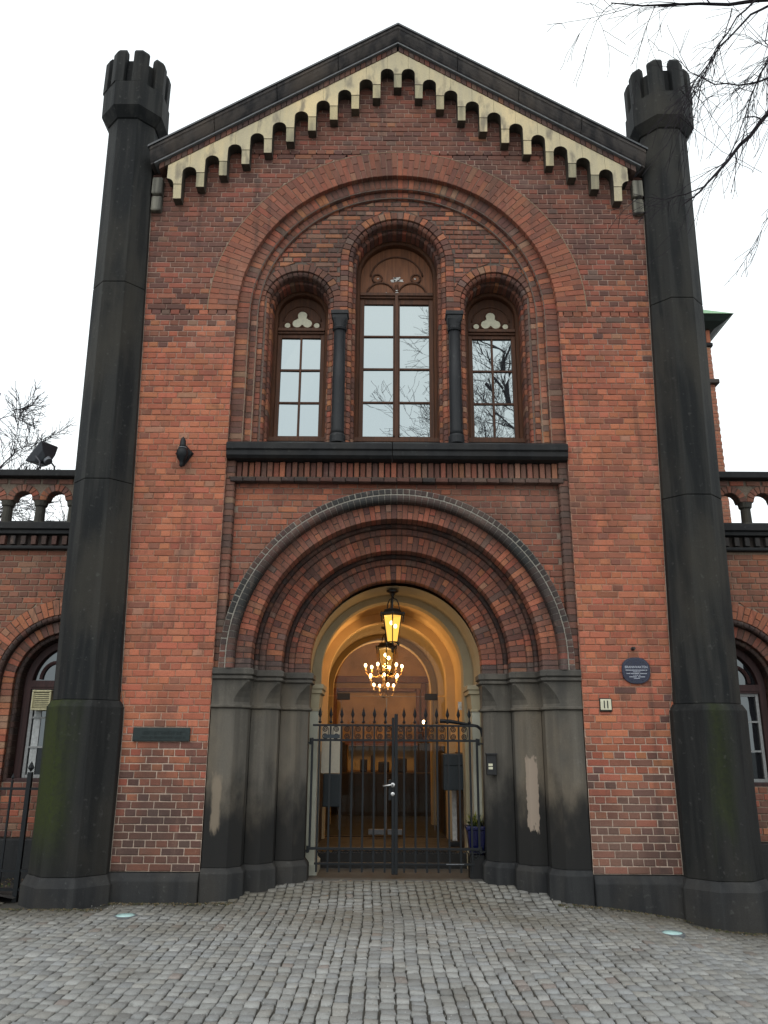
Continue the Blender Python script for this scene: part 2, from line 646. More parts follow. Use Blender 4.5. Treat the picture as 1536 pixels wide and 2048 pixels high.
M['sett'] = settmat('attr')
M['sett_o'] = settmat('obj')


def groundmat(name, a, b, scale):
    m, t, p = newmat(name)
    n1 = noisen(t, scale, 6.0)
    n2 = noisen(t, scale * 12, 4.0)
    c = mixn(t, a, b, mrange(t, n1, 0.35, 0.65))
    c = mixn(t, c, mixc(a, (0.5, 0.48, 0.42), 0.4), mrange(t, n2, 0.66, 0.75, 0, 0.7))
    t.links.new(c, p.inputs['Base Color'])
    p.inputs['Roughness'].default_value = 0.95
    bump(t, p, n2, 0.8, 0.01)
    return m


M['ground'] = groundmat('street_ground', (0.10, 0.10, 0.095), (0.06, 0.06, 0.058), 0.6)
M['joint'] = groundmat('sandy_joint', (0.055, 0.050, 0.040), (0.030, 0.029, 0.024), 4.0)
M['soil'] = groundmat('garden_soil', (0.035, 0.030, 0.026), (0.018, 0.016, 0.014), 5.0)

# ------------------------------------------------------------------ brick colours
PA = (0.420, 0.147, 0.080)
PB = (0.365, 0.109, 0.069)
PC = (0.225, 0.094, 0.064)
PD = (0.100, 0.060, 0.054)
PE = (0.440, 0.178, 0.085)
PF = (0.330, 0.205, 0.140)
PG = (0.140, 0.112, 0.096)
ZONES = {
    'mid': (.40, .33, .15, .04, .05, .03, .00),
    'up': (.03, .17, .52, .24, .01, .01, .02),
    'low': (.26, .24, .30, .14, .04, .02, .00),
    'soot': (.05, .10, .34, .46, .01, .02, .02),
    'tymp': (.10, .06, .42, .24, .10, .04, .04),
    'arch': (.06, .16, .46, .24, .03, .02, .03),
    'dark': (.02, .08, .38, .40, .02, .02, .08),
    'black': (.00, .00, .05, .20, .0, .02, .0),
    'pale': (.30, .15, .22, .05, .08, .17, .03),
    'ring': (.40, .30, .14, .04, .10, .02, .00),
}


def pick(zone):
    wv = ZONES[zone]
    x = rng.random() * sum(wv)
    for k, c in zip(wv, (PA, PB, PC, PD, PE, PF, PG)):
        x -= k
        if x <= 0: break
    tot = sum(wv)
    mean = tuple(sum(k * q[i] for k, q in zip(wv, (PA, PB, PC, PD, PE, PF, PG))) / tot for i in range(3))
    c = mixc(c, mean, 0.48 if zone in ('mid', 'ring') else 0.33)
    if zone == 'mid': c = tuple(v * 1.14 for v in c)
    j = rng.uniform(0.84, 1.16)
    return tuple(clamp(v * j * rng.uniform(0.96, 1.04), 0, 0.8) for v in c)


def facade_col(x, z):
    n = fbm(x * 0.8, z * 0.8, 3.1) * 0.9
    if z < 1.5:
        p = sstep(1.5, 0.6, z + n * 0.35)
        zn = 'soot' if rng.random() < p * 0.9 else 'low'
    elif z + n * 0.7 < 5.9:
        zn = 'mid'
        if x > 0 and z < 2.1 and rng.random() < sstep(2.2, 2.7, x) * 0.75: zn = 'soot'
    else:
        p = sstep(5.6, 7.2, z + n * 0.7)
        zn = 'up' if rng.random() < p else 'mid'
    c = pick(zn)
    if z < 1.2: c = mixc(c, (0.085, 0.055, 0.046), 0.55 * sstep(1.2, 0.4, z + n * 0.4))
    if z > 5.8:
        c = mixc(c, (0.165, 0.085, 0.070), 0.32 * sstep(5.8, 7.6, z))
    return c


def facade_mortar(x, z):
    n = fbm(x * 1.3, z * 1.3, 9.0)
    pale = (0.46, 0.36, 0.29)
    midc = (0.37, 0.21, 0.145)
    up = (0.36, 0.25, 0.20)
    if z < 3:
        return mixc(pale, midc, sstep(1.35, 2.1, z + n * 0.4))
    return mixc(midc, up, sstep(4.8, 6.6, z + n * 0.8))


# ------------------------------------------------------------------ brick laying
def add_brick(mb, xb0, xb1, xt0, xt1, z0, z1, y, col, depth=0.03, ch=0.0045, jit=0.0018, cx=0.0):
    j = lambda: rng.uniform(-jit, jit)
    pts = [(xb0 + j(), z0 + j()), (xb1 + j(), z0 + j()), (xt1 + j(), z1 + j()), (xt0 + j(), z1 + j())]
    mx = sum(p[0] for p in pts) / 4
    mz = sum(p[1] for p in pts) / 4
    ins = []
    for (x, z) in pts:
        c2 = ch * rng.uniform(0.6, 1.9)
        ins.append((x + (c2 if x < mx else -c2), z + (c2 if z < mz else -c2)))
    tl = rng.uniform(-0.0015, 0.0015)
    v = [(ins[i][0], y + (tl if i in (0, 3) else -tl), ins[i][1]) for i in range(4)]
    v += [(p[0], y + ch, p[1]) for p in pts]
    v += [(p[0], y + depth, p[1]) for p in pts]
    f = [(0, 1, 2, 3)]
    for i in range(4):
        k = (i + 1) % 4
        f.append((i, i + 4, k + 4, k))
        f.append((i + 4, i + 8, k + 8, k + 4))
    mb.add(v, f, col)


def lay(mb, regions, z_lo, z_hi, y, colfn, course=0.0721, joint=0.0095, bl=0.224, ox=0.0, single=None, relief=0.0025):
    """English-bond courses; regions: list of (zlo, zhi, left(z), right(z))."""
    n = int(math.ceil((z_hi - z_lo) / course - 1e-6))
    for i in range(n):
        z0 = z_lo + i * course + joint / 2
        z1 = min(z_lo + (i + 1) * course, z_hi) - joint / 2
        if z1 - z0 < 0.02: continue
        zm = (z0 + z1) / 2
        header = i % 2 == 1
        step = bl / 2 if header else bl
        off = ox + (bl / 4 if header else (bl / 2 if (i // 2) % 2 else 0.0))
        for (a, b, fl, fr) in regions:
            if not (a <= zm <= b): continue
            zc0, zc1 = clamp(z0, a, b), clamp(z1, a, b)
            L0, L1, R0, R1 = fl(zc0), fl(zc1), fr(zc0), fr(zc1)
            lo, hi = min(L0, L1), max(R0, R1)
            if hi - lo < 0.02: continue
            k0 = int(math.floor((lo - off) / step)) - 1
            k1 = int(math.ceil((hi - off) / step)) + 1
            last = None
            for k in range(k0, k1 + 1):
                ja = rng.uniform(-0.004, 0.004)
                xa = off + k * step + (last if last is not None else 0) + joint / 2
                xb = off + (k + 1) * step + ja - joint / 2
                last = ja
                b0, b1 = max(xa, L0 + 0.003), min(xb, R0 - 0.003)
                t0, t1 = max(xa, L1 + 0.003), min(xb, R1 - 0.003)
                if b1 - b0 < 0.012 and t1 - t0 < 0.012: continue
                if b1 - b0 < 0.012:
                    mid = (t0 + t1) / 2 if t0 > L0 else b0
                    if b0 > b1: b0, b1 = (t0, t0 + 0.012) if abs(t0 - L1) > abs(t1 - R1) else (t1 - 0.012, t1)
                if t1 - t0 < 0.012:
                    if t0 > t1: t0, t1 = (b0, b0 + 0.012) if abs(b0 - L0) > abs(b1 - R0) else (b1 - 0.012, b1)
                if max(b1 - b0, t1 - t0) < 0.03: continue
                col = colfn((b0 + b1) / 2, zm)
                yy = y + rng.uniform(-relief, relief) + (rng.uniform(0.001, 0.003) if rng.random() < 0.10 else 0)
                full = abs(b0 - t0) < 1e-6 and abs(b1 - t1) < 1e-6 and b1 - b0 > 0.08
                if single is not None and full and single(b0, b1, z0, z1, yy, col):
                    continue
                add_brick(mb, b0, b1, t0, t1, z0, z1, yy, col)


def sheet(mb, regions, zs, y, colfn):
    for i in range(len(zs) - 1):
        a, b = zs[i], zs[i + 1]
        m = (a + b) / 2
        for (lo, hi, fl, fr) in regions:
            if not (lo <= m <= hi): continue
            za, zb = clamp(a, lo, hi), clamp(b, lo, hi)
            L0, L1, R0, R1 = fl(za), fl(zb), fr(za), fr(zb)
            if max(R0 - L0, R1 - L1) <= 0: continue
            k = 6
            for q in range(k):
                p = [(L0 + (R0 - L0) * q / k, za), (L0 + (R0 - L0) * (q + 1) / k, za),
                     (L1 + (R1 - L1) * (q + 1) / k, zb), (L1 + (R1 - L1) * q / k, zb)]
                mb.add([(x, y + 0.007 * max(0.0, fbm(x * 1.7, z * 1.7, 21.0)) - 0.001 * max(0.0, -fbm(x * 1.7, z * 1.7, 21.0)), z) for x, z in p], [(0, 1, 2, 3)], colfn(p[0][0], m))


def frange(a, b, s):
    out = [a]
    while out[-1] + s < b - 1e-6: out.append(out[-1] + s)
    out.append(b)
    return out


def prof_plain(r0, r1, y0, y1, c=0.005):
    return [(r0, y1), (r0, y0 + c), (r0 + c, y0), (r1 - c, y0), (r1, y0 + c), (r1, y1)]


def prof_roll(r0, r1, y0, y1, rad=None, n=4):
    rad = rad or (r1 - r0)
    p = [(r0, y1)]
    for i in range(n + 1):
        a = math.pi / 2 * i / n
        p.append((r0 + rad - rad * math.cos(a), y0 + rad - rad * math.sin(a)))
    if r1 - r0 > rad + 0.004: p.append((r1, y0))
    p.append((r1, y1))
    return p


def prof_bull(r0, r1, y0, y1, n=6):
    rad = (r1 - r0) / 2
    p = [(r0, y1)]
    for i in range(n + 1):
        a = math.pi * i / n
        p.append((r0 + rad - rad * math.cos(a), y0 + rad - rad * math.sin(a)))
    p.append((r1, y1))
    return p


def vous_geo(prof, h, jit=0.0015):
    n = len(prof)
    vv = []
    for s in (-1, 1):
        for (r, y) in prof:
            rr = r + rng.uniform(-jit, jit)
            vv.append((rr * math.sin(s * h), y + rng.uniform(-jit, jit), rr * math.cos(s * h)))
    f = [(i, i + 1, i + 1 + n, i + n) for i in range(n - 1)]
    f += [tuple(range(n)), tuple(reversed(range(n, 2 * n)))]
    return vv, f


def rot_pts(v, a, cx, cz):
    c, s = math.cos(a), math.sin(a)
    return [(cx + x * c + z * s, y, cz - x * s + z * c) for x, y, z in v]


def ring(mb, cx, cz, profs, n, colfn, gap=0.008, a0=-math.pi / 2, a1=math.pi / 2, single=None, rmid=None):
    """n slots; profs(k) -> list of profiles. single: callable(list_of_profiles_index, angle, mesh-key) for separate objects"""
    da = (a1 - a0) / n
    for k in range(n):
        a = a0 + (k + 0.5) * da
        for q, pf in enumerate(profs(k)):
            rm = sum(p[0] for p in pf) / len(pf)
            h = da / 2 - gap / 2 / rm
            col = colfn(cx + rm * math.sin(a), cz + rm * math.cos(a))
            if single is not None:
                single(pf, h, a, col)
            else:
                vv, f = vous_geo(pf, h)
                mb.add(rot_pts(vv, a + rng.uniform(-0.002, 0.002), cx, cz), f, col)


def jamb_stack(mb, cx, prof_fn, z0, z1, colfn, course=0.0715, gap=0.009, sides=(-1, 1)):
    n = max(1, int(round((z1 - z0) / course)))
    h = (z1 - z0) / n
    for s in sides:
        for i in range(n):
            for pf in prof_fn(i):
                m = len(pf)
                vv = []
                for zz in (z0 + i * h + gap / 2, z0 + (i + 1) * h - gap / 2):
                    vv += [(cx + s * (r + rng.uniform(-.0012, .0012)), y + rng.uniform(-.0012, .0012), zz + rng.uniform(-.0012, .0012)) for r, y in pf]
                f = [(q, q + 1, q + 1 + m, q + m) for q in range(m - 1)] + [tuple(range(m)), tuple(reversed(range(m, 2 * m)))]
                mb.add(vv, f, colfn(cx + s * pf[0][0], z0 + (i + .5) * h))


def arch_sweep(mb, cx, cz, prof, zbot, n=48, col=(1, 1, 1), colfn=None, a0=-math.pi / 2, a1=math.pi / 2):
    """continuous profile strip round the arch, running down to zbot both sides"""
    m = len(prof)
    st = []
    if zbot is not None and zbot < cz:
        k = max(1, int((cz - zbot) / 0.3))
        st += [[(cx - r, y, zbot + (cz - zbot) * i / k) for r, y in prof] for i in range(k)]
    for i in range(n + 1):
        a = a0 + (a1 - a0) * i / n
        st.append([(cx + r * math.sin(a), y, cz + r * math.cos(a)) for r, y in prof])
    if zbot is not None and zbot < cz:
        st += [[(cx + r, y, cz - (cz - zbot) * (i + 1) / k) for r, y in prof] for i in range(k)]
    for i in range(len(st) - 1):
        c = colfn(st[i][0][0], st[i][0][2]) if colfn else col
        mb.add(st[i] + st[i + 1], [(q, q + 1, q + 1 + m, q + m) for q in range(m - 1)], c)


def mortar_prof(r0, r1, y0, y1, s=0.007):
    return [(r0 + s, y1), (r0 + s, y0 + s), (r1 - 0.002, y0 + s), (r1 - 0.002, y1)]


# ------------------------------------------------------------------ ground
def gz(x, y):
    z = 0.03
    z -= 0.17 * sstep(1.7, 3.4, x)
    z += 0.10 * sstep(-0.35, 0.72, y) * sstep(2.0, 1.4, abs(x))
    z -= 0.02 * sstep(-1.0, -6.0, y)
    return z


m = MB()
m.add([(-300, -300, -0.3), (300, -300, -0.3), (300, 300, -0.3), (-300, 300, -0.3)], [(0, 1, 2, 3)])
g0 = m.build('ground', M['ground'])
tagp(g0, kind='structure')

pav = MB()
PX0, PX1, PY0, PY1 = -9.0, 9.0, -13.0, 0.80
nx, ny = 90, 70
grid = []
for j in range(ny + 1):
    for i in range(nx + 1):
        x = PX0 + (PX1 - PX0) * i / nx
        y = PY0 + (PY1 - PY0) * j / ny
        grid.append((x, y, gz(x, y) - 0.011 + 0.005 * fbm(x * 6, y * 6)))
pav.add(grid, [(j * (nx + 1) + i, j * (nx + 1) + i + 1, (j + 1) * (nx + 1) + i + 1, (j + 1) * (nx + 1) + i)
               for j in range(ny) for i in range(nx)])
pavo = pav.build('pavement', M['joint'], smooth=True)
tagp(pavo, kind='structure')


def sett_geo(wx, wy, h=0.05, r=None):
    r = r or rng
    a, b = wx / 2, wy / 2
    j = lambda s: r.uniform(-s, s)
    base = [(-a + j(.008), -b + j(.008)), (a + j(.008), -b + j(.008)), (a + j(.008), b + j(.008)), (-a + j(.008), b + j(.008))]
    v = []
    for (x, y) in base: v.append((x, y, -h))
    for (x, y) in base: v.append((x, y, -0.007))
    for (x, y) in base: v.append((x * 0.90, y * 0.92, 0.0 + j(0.003)))
    v.append((0, 0, 0.002 + j(0.002)))
    f = []
    for i in range(4):
        k = (i + 1) % 4
        f += [(i, k, k + 4, i + 4), (i + 4, k + 4, k + 8, i + 8), (i + 8, k + 8, 12)]
    return v, f


SETTC = [(0.275, 0.278, 0.266), (0.255, 0.257, 0.247), (0.305, 0.306, 0.293), (0.225, 0.227, 0.22), (0.275, 0.270, 0.25), (0.262, 0.268, 0.266)]


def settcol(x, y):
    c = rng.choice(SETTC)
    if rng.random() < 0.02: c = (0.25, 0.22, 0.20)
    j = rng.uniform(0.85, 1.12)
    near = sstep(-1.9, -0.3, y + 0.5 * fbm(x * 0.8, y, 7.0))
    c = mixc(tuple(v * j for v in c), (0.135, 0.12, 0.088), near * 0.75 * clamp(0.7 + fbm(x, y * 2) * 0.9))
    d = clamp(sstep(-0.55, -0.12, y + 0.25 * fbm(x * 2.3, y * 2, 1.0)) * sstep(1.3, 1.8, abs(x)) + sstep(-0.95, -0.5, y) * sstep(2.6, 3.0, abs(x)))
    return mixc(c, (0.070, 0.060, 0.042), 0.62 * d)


sett_meshes = []
for i in range(10):
    mm = MB()
    mm.add(*sett_geo(0.1, 0.1))
    sett_meshes.append(mm.mesh('sett', M['sett_o'], True))
sf = MB()
cols_x = []
x = PX0
while x < PX1:
    wd = rng.uniform(0.078, 0.097)
    cols_x.append((x, wd))
    x += wd
nsingle = 0
for (x, wd) in cols_x:
    y = PY0 + rng.uniform(0, 0.1)
    while y < PY1 - 0.1:
        ln = rng.uniform(0.090, 0.138)
        wob = 0.020 * fbm(x * 0.4, y * 0.55, 2.0) * 2
        xc, yc = x + wd / 2 + wob, y + ln / 2
        y += ln
        ax = abs(xc)
        if yc > -0.02 and ax > 1.95 and xc < 4.0 and xc > -3.7: continue
        if xc < -3.7 and yc > -0.05: continue
        if yc > -0.10 and 1.9 < ax < 3.75: continue
        if yc > 0.60 and ax > 1.0: continue
        if yc > 0.30 and ax > 1.3: continue
        if yc > 0.0 and ax > 1.75: continue
        if ax > 2.75 and ax < 3.75 and yc > -0.4: continue
        z = gz(xc, yc) + rng.uniform(-0.004, 0.004)
        col = settcol(xc, yc)
        rot = rng.uniform(-0.05, 0.05)
        if nsingle < 300 and -3.44 < yc < -2.78 and abs(xc + 0.12) < 2.15 + 0.35 * (yc + 3.4) and (ln > 0.0):
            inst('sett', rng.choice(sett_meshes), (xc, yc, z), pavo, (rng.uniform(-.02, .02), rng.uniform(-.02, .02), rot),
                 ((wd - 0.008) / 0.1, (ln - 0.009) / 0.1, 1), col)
            nsingle += 1
        else:
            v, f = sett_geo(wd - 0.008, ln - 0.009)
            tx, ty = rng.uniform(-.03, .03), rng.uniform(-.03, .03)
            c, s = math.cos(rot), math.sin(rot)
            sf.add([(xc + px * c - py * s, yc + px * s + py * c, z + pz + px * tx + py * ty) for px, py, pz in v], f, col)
sf.build('sett_field', M['sett'], pavo, smooth=True, kind='stuff')

# grit and small chips scattered over the joints
gr = MB()
for i in range(5200):
    xx, yy = rng.uniform(-4.2, 4.2), rng.uniform(-4.2, 0.3)
    if fbm(xx * 0.9, yy * 0.9, 5) < -0.1 and rng.random() < 0.75: continue
    if yy > -0.1 and abs(xx) > 1.6: continue
    s = rng.uniform(0.0015, 0.0045)
    zz = gz(xx, yy) + rng.uniform(-0.004, 0.004)
    g = rng.uniform(0.12, 0.5)
    gr.add([(xx - s, yy - s, zz), (xx + s, yy - s * .6, zz), (xx + s * .3, yy + s, zz), (xx, yy, zz + s * 1.6)],
           [(0, 1, 3), (1, 2, 3), (2, 0, 3)], (g, g, g * 0.95))
for i in range(2600):      # dirt, moss crumbs and leaf bits packed along the foot of the walls
    s_ = rng.choice((-1, 1))
    if rng.random() < 0.6:
        xx, yy = s_ * rng.uniform(1.55, 2.8), -0.07 - abs(rng.gauss(0, 0.05))
    else:
        xx, yy = s_ * rng.uniform(2.72, 3.75), -0.38 - abs(rng.gauss(0, 0.05))
    q = rng.uniform(0.003, 0.011)
    zz = gz(xx, yy) + rng.uniform(-0.003, 0.004)
    g = rng.choice(((0.05, 0.042, 0.028), (0.04, 0.048, 0.018), (0.085, 0.07, 0.045), (0.03, 0.027, 0.022), (0.13, 0.095, 0.05)))
    gr.add([(xx - q, yy - q, zz), (xx + q, yy - q * .6, zz), (xx + q * .3, yy + q, zz), (xx, yy, zz + q * 0.9)], [(0, 1, 3), (1, 2, 3), (2, 0, 3)], g)
gro = gr.build('grit', attrmat('grit_stone', 0.9, 0.2), pavo, kind='stuff')

m = MB()
nx, ny = 40, 14
grid = []
for j in range(ny + 1):
    for i in range(nx + 1):
        x = -8.5 + 4.8 * i / nx
        y = -0.10 + 1.02 * j / ny
        grid.append((x, y, 0.07 + 0.04 * fbm(x * 4, y * 4) + 0.03 * fbm(x * 13, y * 13)))
m.add(grid, [(j * (nx + 1) + i, j * (nx + 1) + i + 1, (j + 1) * (nx + 1) + i + 1, (j + 1) * (nx + 1) + i)
             for j in range(ny) for i in range(nx)])
tagp(m.build('soil_bed', M['soil'], smooth=True), kind='structure')

# ------------------------------------------------------------------ gatehouse
GH = thing('gatehouse', 'red brick gatehouse with stepped round portal, gable and two octagonal dark stone corner shafts', 'building')

HW = 1.93          # half width of the tall recess
AZ = 6.50          # big arch centre height
AR0, AR1 = 1.92, 2.27
GZ, GS = 10.34, 0.628   # gable line of the brickwork


def gl(z): return max(-3.12, -(GZ - z) / GS)
def gr_(z): return min(3.12, (GZ - z) / GS)


def arc(r, cz, z):
    d = r * r - (z - cz) ** 2
    return math.sqrt(d) if d > 0 else 0.0


def lin(z): return -HW if z < AZ else -arc(AR1, AZ, z)


reg = [(0.30, AZ, gl, lambda z: -HW), (0.30, AZ, lambda z: HW, gr_),
       (AZ, AZ + AR1, gl, lambda z: -arc(AR1 + 0.004, AZ, z)), (AZ, AZ + AR1, lambda z: arc(AR1 + 0.004, AZ, z), gr_),
       (AZ + AR1, 10.29, gl, gr_)]
mo = MB()
sheet(mo, reg, frange(0.30, 10.29, 0.15)[:-1] + [10.29], 0.0078, facade_mortar)
wall = mo.build('facade_wall', M['mortar'], GH)

brick_proto = {}
for kind, wd in (('s', 0.2145), ('h', 0.1025)):
    for q in range(4):
        bb = MB()
        add_brick(bb, -wd / 2, wd / 2, -wd / 2, wd / 2, -0.033, 0.033, 0, (1, 1, 1), jit=0.002)
        brick_proto[(kind, q)] = (bb.mesh('brick', M['brick_o']), wd)
nb = [0]


def single_brick(b0, b1, z0, z1, y, col):
    if z1 > 2.05 or nb[0] >= 300: return False
    wd = b1 - b0
    kind = 's' if wd > 0.155 else 'h'
    me, pw = brick_proto[(kind, rng.randrange(4))]
    inst('brick', me, ((b0 + b1) / 2, y, (z0 + z1) / 2), wall, (0, 0, 0), (wd / pw, 1, (z1 - z0) / 0.066), col)
    nb[0] += 1
    return True


fb = MB()
lay(fb, reg, 0.30, 10.29, 0.0, facade_col, course=6.2 / 86, ox=0.03, single=single_brick)
# big flush relieving arch
ringcol = lambda x, z: mixc(mixc(pick('ring'), facade_col(x, z), 0.45), pick('up'), clamp((z - 6.6) / 2.0 + (-0.30 if x > 0.2 else 0.05)) * 0.6)
ring(fb, 0, AZ, lambda k: [prof_plain(AR0, AR0 + 0.23, -0.002, 0.13), prof_plain(AR0 + 0.238, AR1, -0.002, 0.04)] if k % 2 else
     [prof_plain(AR0, AR0 + 0.11, -0.002, 0.13), prof_plain(AR0 + 0.118, AR1, -0.002, 0.04)], 94, ringcol, 0.009)
mo = MB()
arch_sweep(mo, 0, AZ, mortar_prof(AR0, AR1, 0.0, 0.14), None, 64, colfn=lambda x, z: (0.33, 0.21, 0.16))
# thin mortar fillet round the extrados
arch_sweep(mo, 0, AZ, [(AR1 - 0.003, 0.004), (AR1 + 0.002, -0.003), (AR1 + 0.008, -0.003), (AR1 + 0.012, 0.004)], None, 64, col=(0.30, 0.22, 0.155))
mo.build('relieving_arch_mortar', M['mortar'], GH)
# edge bricks of the recess below the spring
jamb_stack(fb, 0, lambda i: [prof_plain(HW - 0.004, HW + 0.001, 0.012, 0.14, 0.001)], 2.28, AZ, lambda x, z: pick('dark'))
fb.build('brick_field', M['brick'], wall, kind='stuff')

# rolls inside the big arch
YT = 0.17
rb = MB()
dk = lambda x, z: pick('tymp') if z < 6.6 else pick('arch')
ring(rb, 0, AZ, lambda k: [prof_roll(1.77, 1.92, 0.07, 0.20, 0.035)], 82, dk, 0.010)
jamb_stack(rb, 0, lambda i: [prof_roll(1.77, 1.925, 0.07, 0.20, 0.035)], 4.80, AZ, dk)
ring(rb, 0, AZ, lambda k: [prof_roll(1.68, 1.765, 0.13, 0.22, 0.04)], 76, dk, 0.010)
jamb_stack(rb, 0, lambda i: [prof_roll(1.68, 1.765, 0.13, 0.22, 0.04)], 4.80, AZ, dk)
rb.build('recess_moulding_bricks', M['brick'], GH, kind='stuff')
mo = MB()
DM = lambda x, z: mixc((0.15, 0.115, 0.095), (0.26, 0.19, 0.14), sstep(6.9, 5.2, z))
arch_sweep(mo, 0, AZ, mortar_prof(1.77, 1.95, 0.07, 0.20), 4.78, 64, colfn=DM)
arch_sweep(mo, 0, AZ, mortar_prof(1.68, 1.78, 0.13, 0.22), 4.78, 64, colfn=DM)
mo.build('recess_moulding_mortar', M['mortar'], GH)

# three lights
WIN = [(-1.20, 6.72, 0.33, 0.52), (0.0, 7.30, 0.50, 0.70), (1.20, 6.72, 0.33, 0.52)]


def bnd(z): return arc(1.68, AZ, z) if z > AZ else 1.68


def tymp_regs():
    rs = []
    lzs, czs = 6.72, 7.30
    lt, ct = lzs + 0.52, czs + 0.70
    e = 0.004
    for s in (-1, 1):
        def mk(f, g, s=s):
            return (f, g) if s < 0 else (lambda z: -g(z), lambda z: -f(z))
        a = mk(lambda z: -bnd(z), lambda z: -1.20 - arc(0.52 + e, lzs, z))
        rs.append((lzs, lt, *a))
        a = mk(lambda z: -1.20 + arc(0.52 + e, lzs, z), lambda z: -0.70 - e if z < czs else -arc(0.70 + e, czs, z))
        rs.append((lzs, lt, *a))
        a = mk(lambda z: -bnd(z), lambda z: -0.70 - e if z < czs else -arc(0.70 + e, czs, z))
        rs.append((lt, ct, *a))
    rs.append((ct, 8.18, lambda z: -bnd(z), lambda z: bnd(z)))
    return rs


tr = tymp_regs()
mo = MB()
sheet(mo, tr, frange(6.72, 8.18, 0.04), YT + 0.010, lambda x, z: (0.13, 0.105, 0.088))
tymp = mo.build('window_recess_wall', M['mortar'], GH)
tb = MB()
lay(tb, tr, 6.66, 8.20, YT, lambda x, z: pick('tymp'), course=0.068, joint=0.013, ox=0.1, relief=0.004)
sub = MB()
for (cx, cz, r, ro) in WIN:
    n = int(math.pi * ro / 0.082)
    tc = lambda x, z: pick('tymp')
    dkc = lambda x, z: pick('dark')
    ring(tb, cx, cz, lambda k: [prof_plain(ro - 0.095, ro, YT - 0.004, YT + 0.08)], n, tc, 0.012)
    ring(tb, cx, cz, lambda k: [prof_roll(ro - 0.15, ro - 0.10, YT + 0.02, YT + 0.13, 0.045)], n, dkc, 0.013)
    ring(tb, cx, cz, lambda k: [prof_roll(r + 0.015, ro - 0.13, YT + 0.16, YT + 0.36, 0.03)], n, dkc, 0.012)
    zb = 4.84
    jamb_stack(tb, cx, lambda i: [prof_plain(ro - 0.095, ro - (0.0 if cx == 0 else 0.012), YT - 0.004, YT + 0.08)], zb, cz, tc)
    jamb_stack(tb, cx, lambda i: [prof_roll(ro - 0.15, ro - 0.10, YT + 0.02, YT + 0.13, 0.045)], zb, cz, tc)
    jamb_stack(tb, cx, lambda i: [prof_roll(r + 0.015, ro - 0.13, YT + 0.16, YT + 0.36, 0.03)], zb, cz, tc)
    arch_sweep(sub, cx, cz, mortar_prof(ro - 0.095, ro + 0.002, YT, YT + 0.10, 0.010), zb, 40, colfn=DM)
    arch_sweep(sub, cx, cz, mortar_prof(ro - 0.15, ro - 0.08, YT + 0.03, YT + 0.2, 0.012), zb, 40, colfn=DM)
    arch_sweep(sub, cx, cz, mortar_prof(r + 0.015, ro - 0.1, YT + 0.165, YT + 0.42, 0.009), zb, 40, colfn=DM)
tb.build('brick_field', M['brick'], tymp, kind='stuff')
sub.build('mortar_bed', M['mortar'], tymp)
# outer strips between side lights and rolls
for a, b in ((-1.70, -1.60), (1.60, 1.70)):
    m = MB()
    m.box(a, b, YT + 0.02, YT + 0.1, 4.8, 6.8, (0.15, 0.115, 0.095))
    m.build('mortar_strip', M['mortar'], tymp)


# ------------------------------------------------------------------ windows
def disc(cx, cz, r, n=20, a0=0.0, a1=2 * math.pi):
    return [(cx + r * math.cos(a0 + (a1 - a0) * i / n), cz + r * math.sin(a0 + (a1 - a0) * i / n)) for i in range(n + (1 if a1 - a0 < 6.2 else 0))]


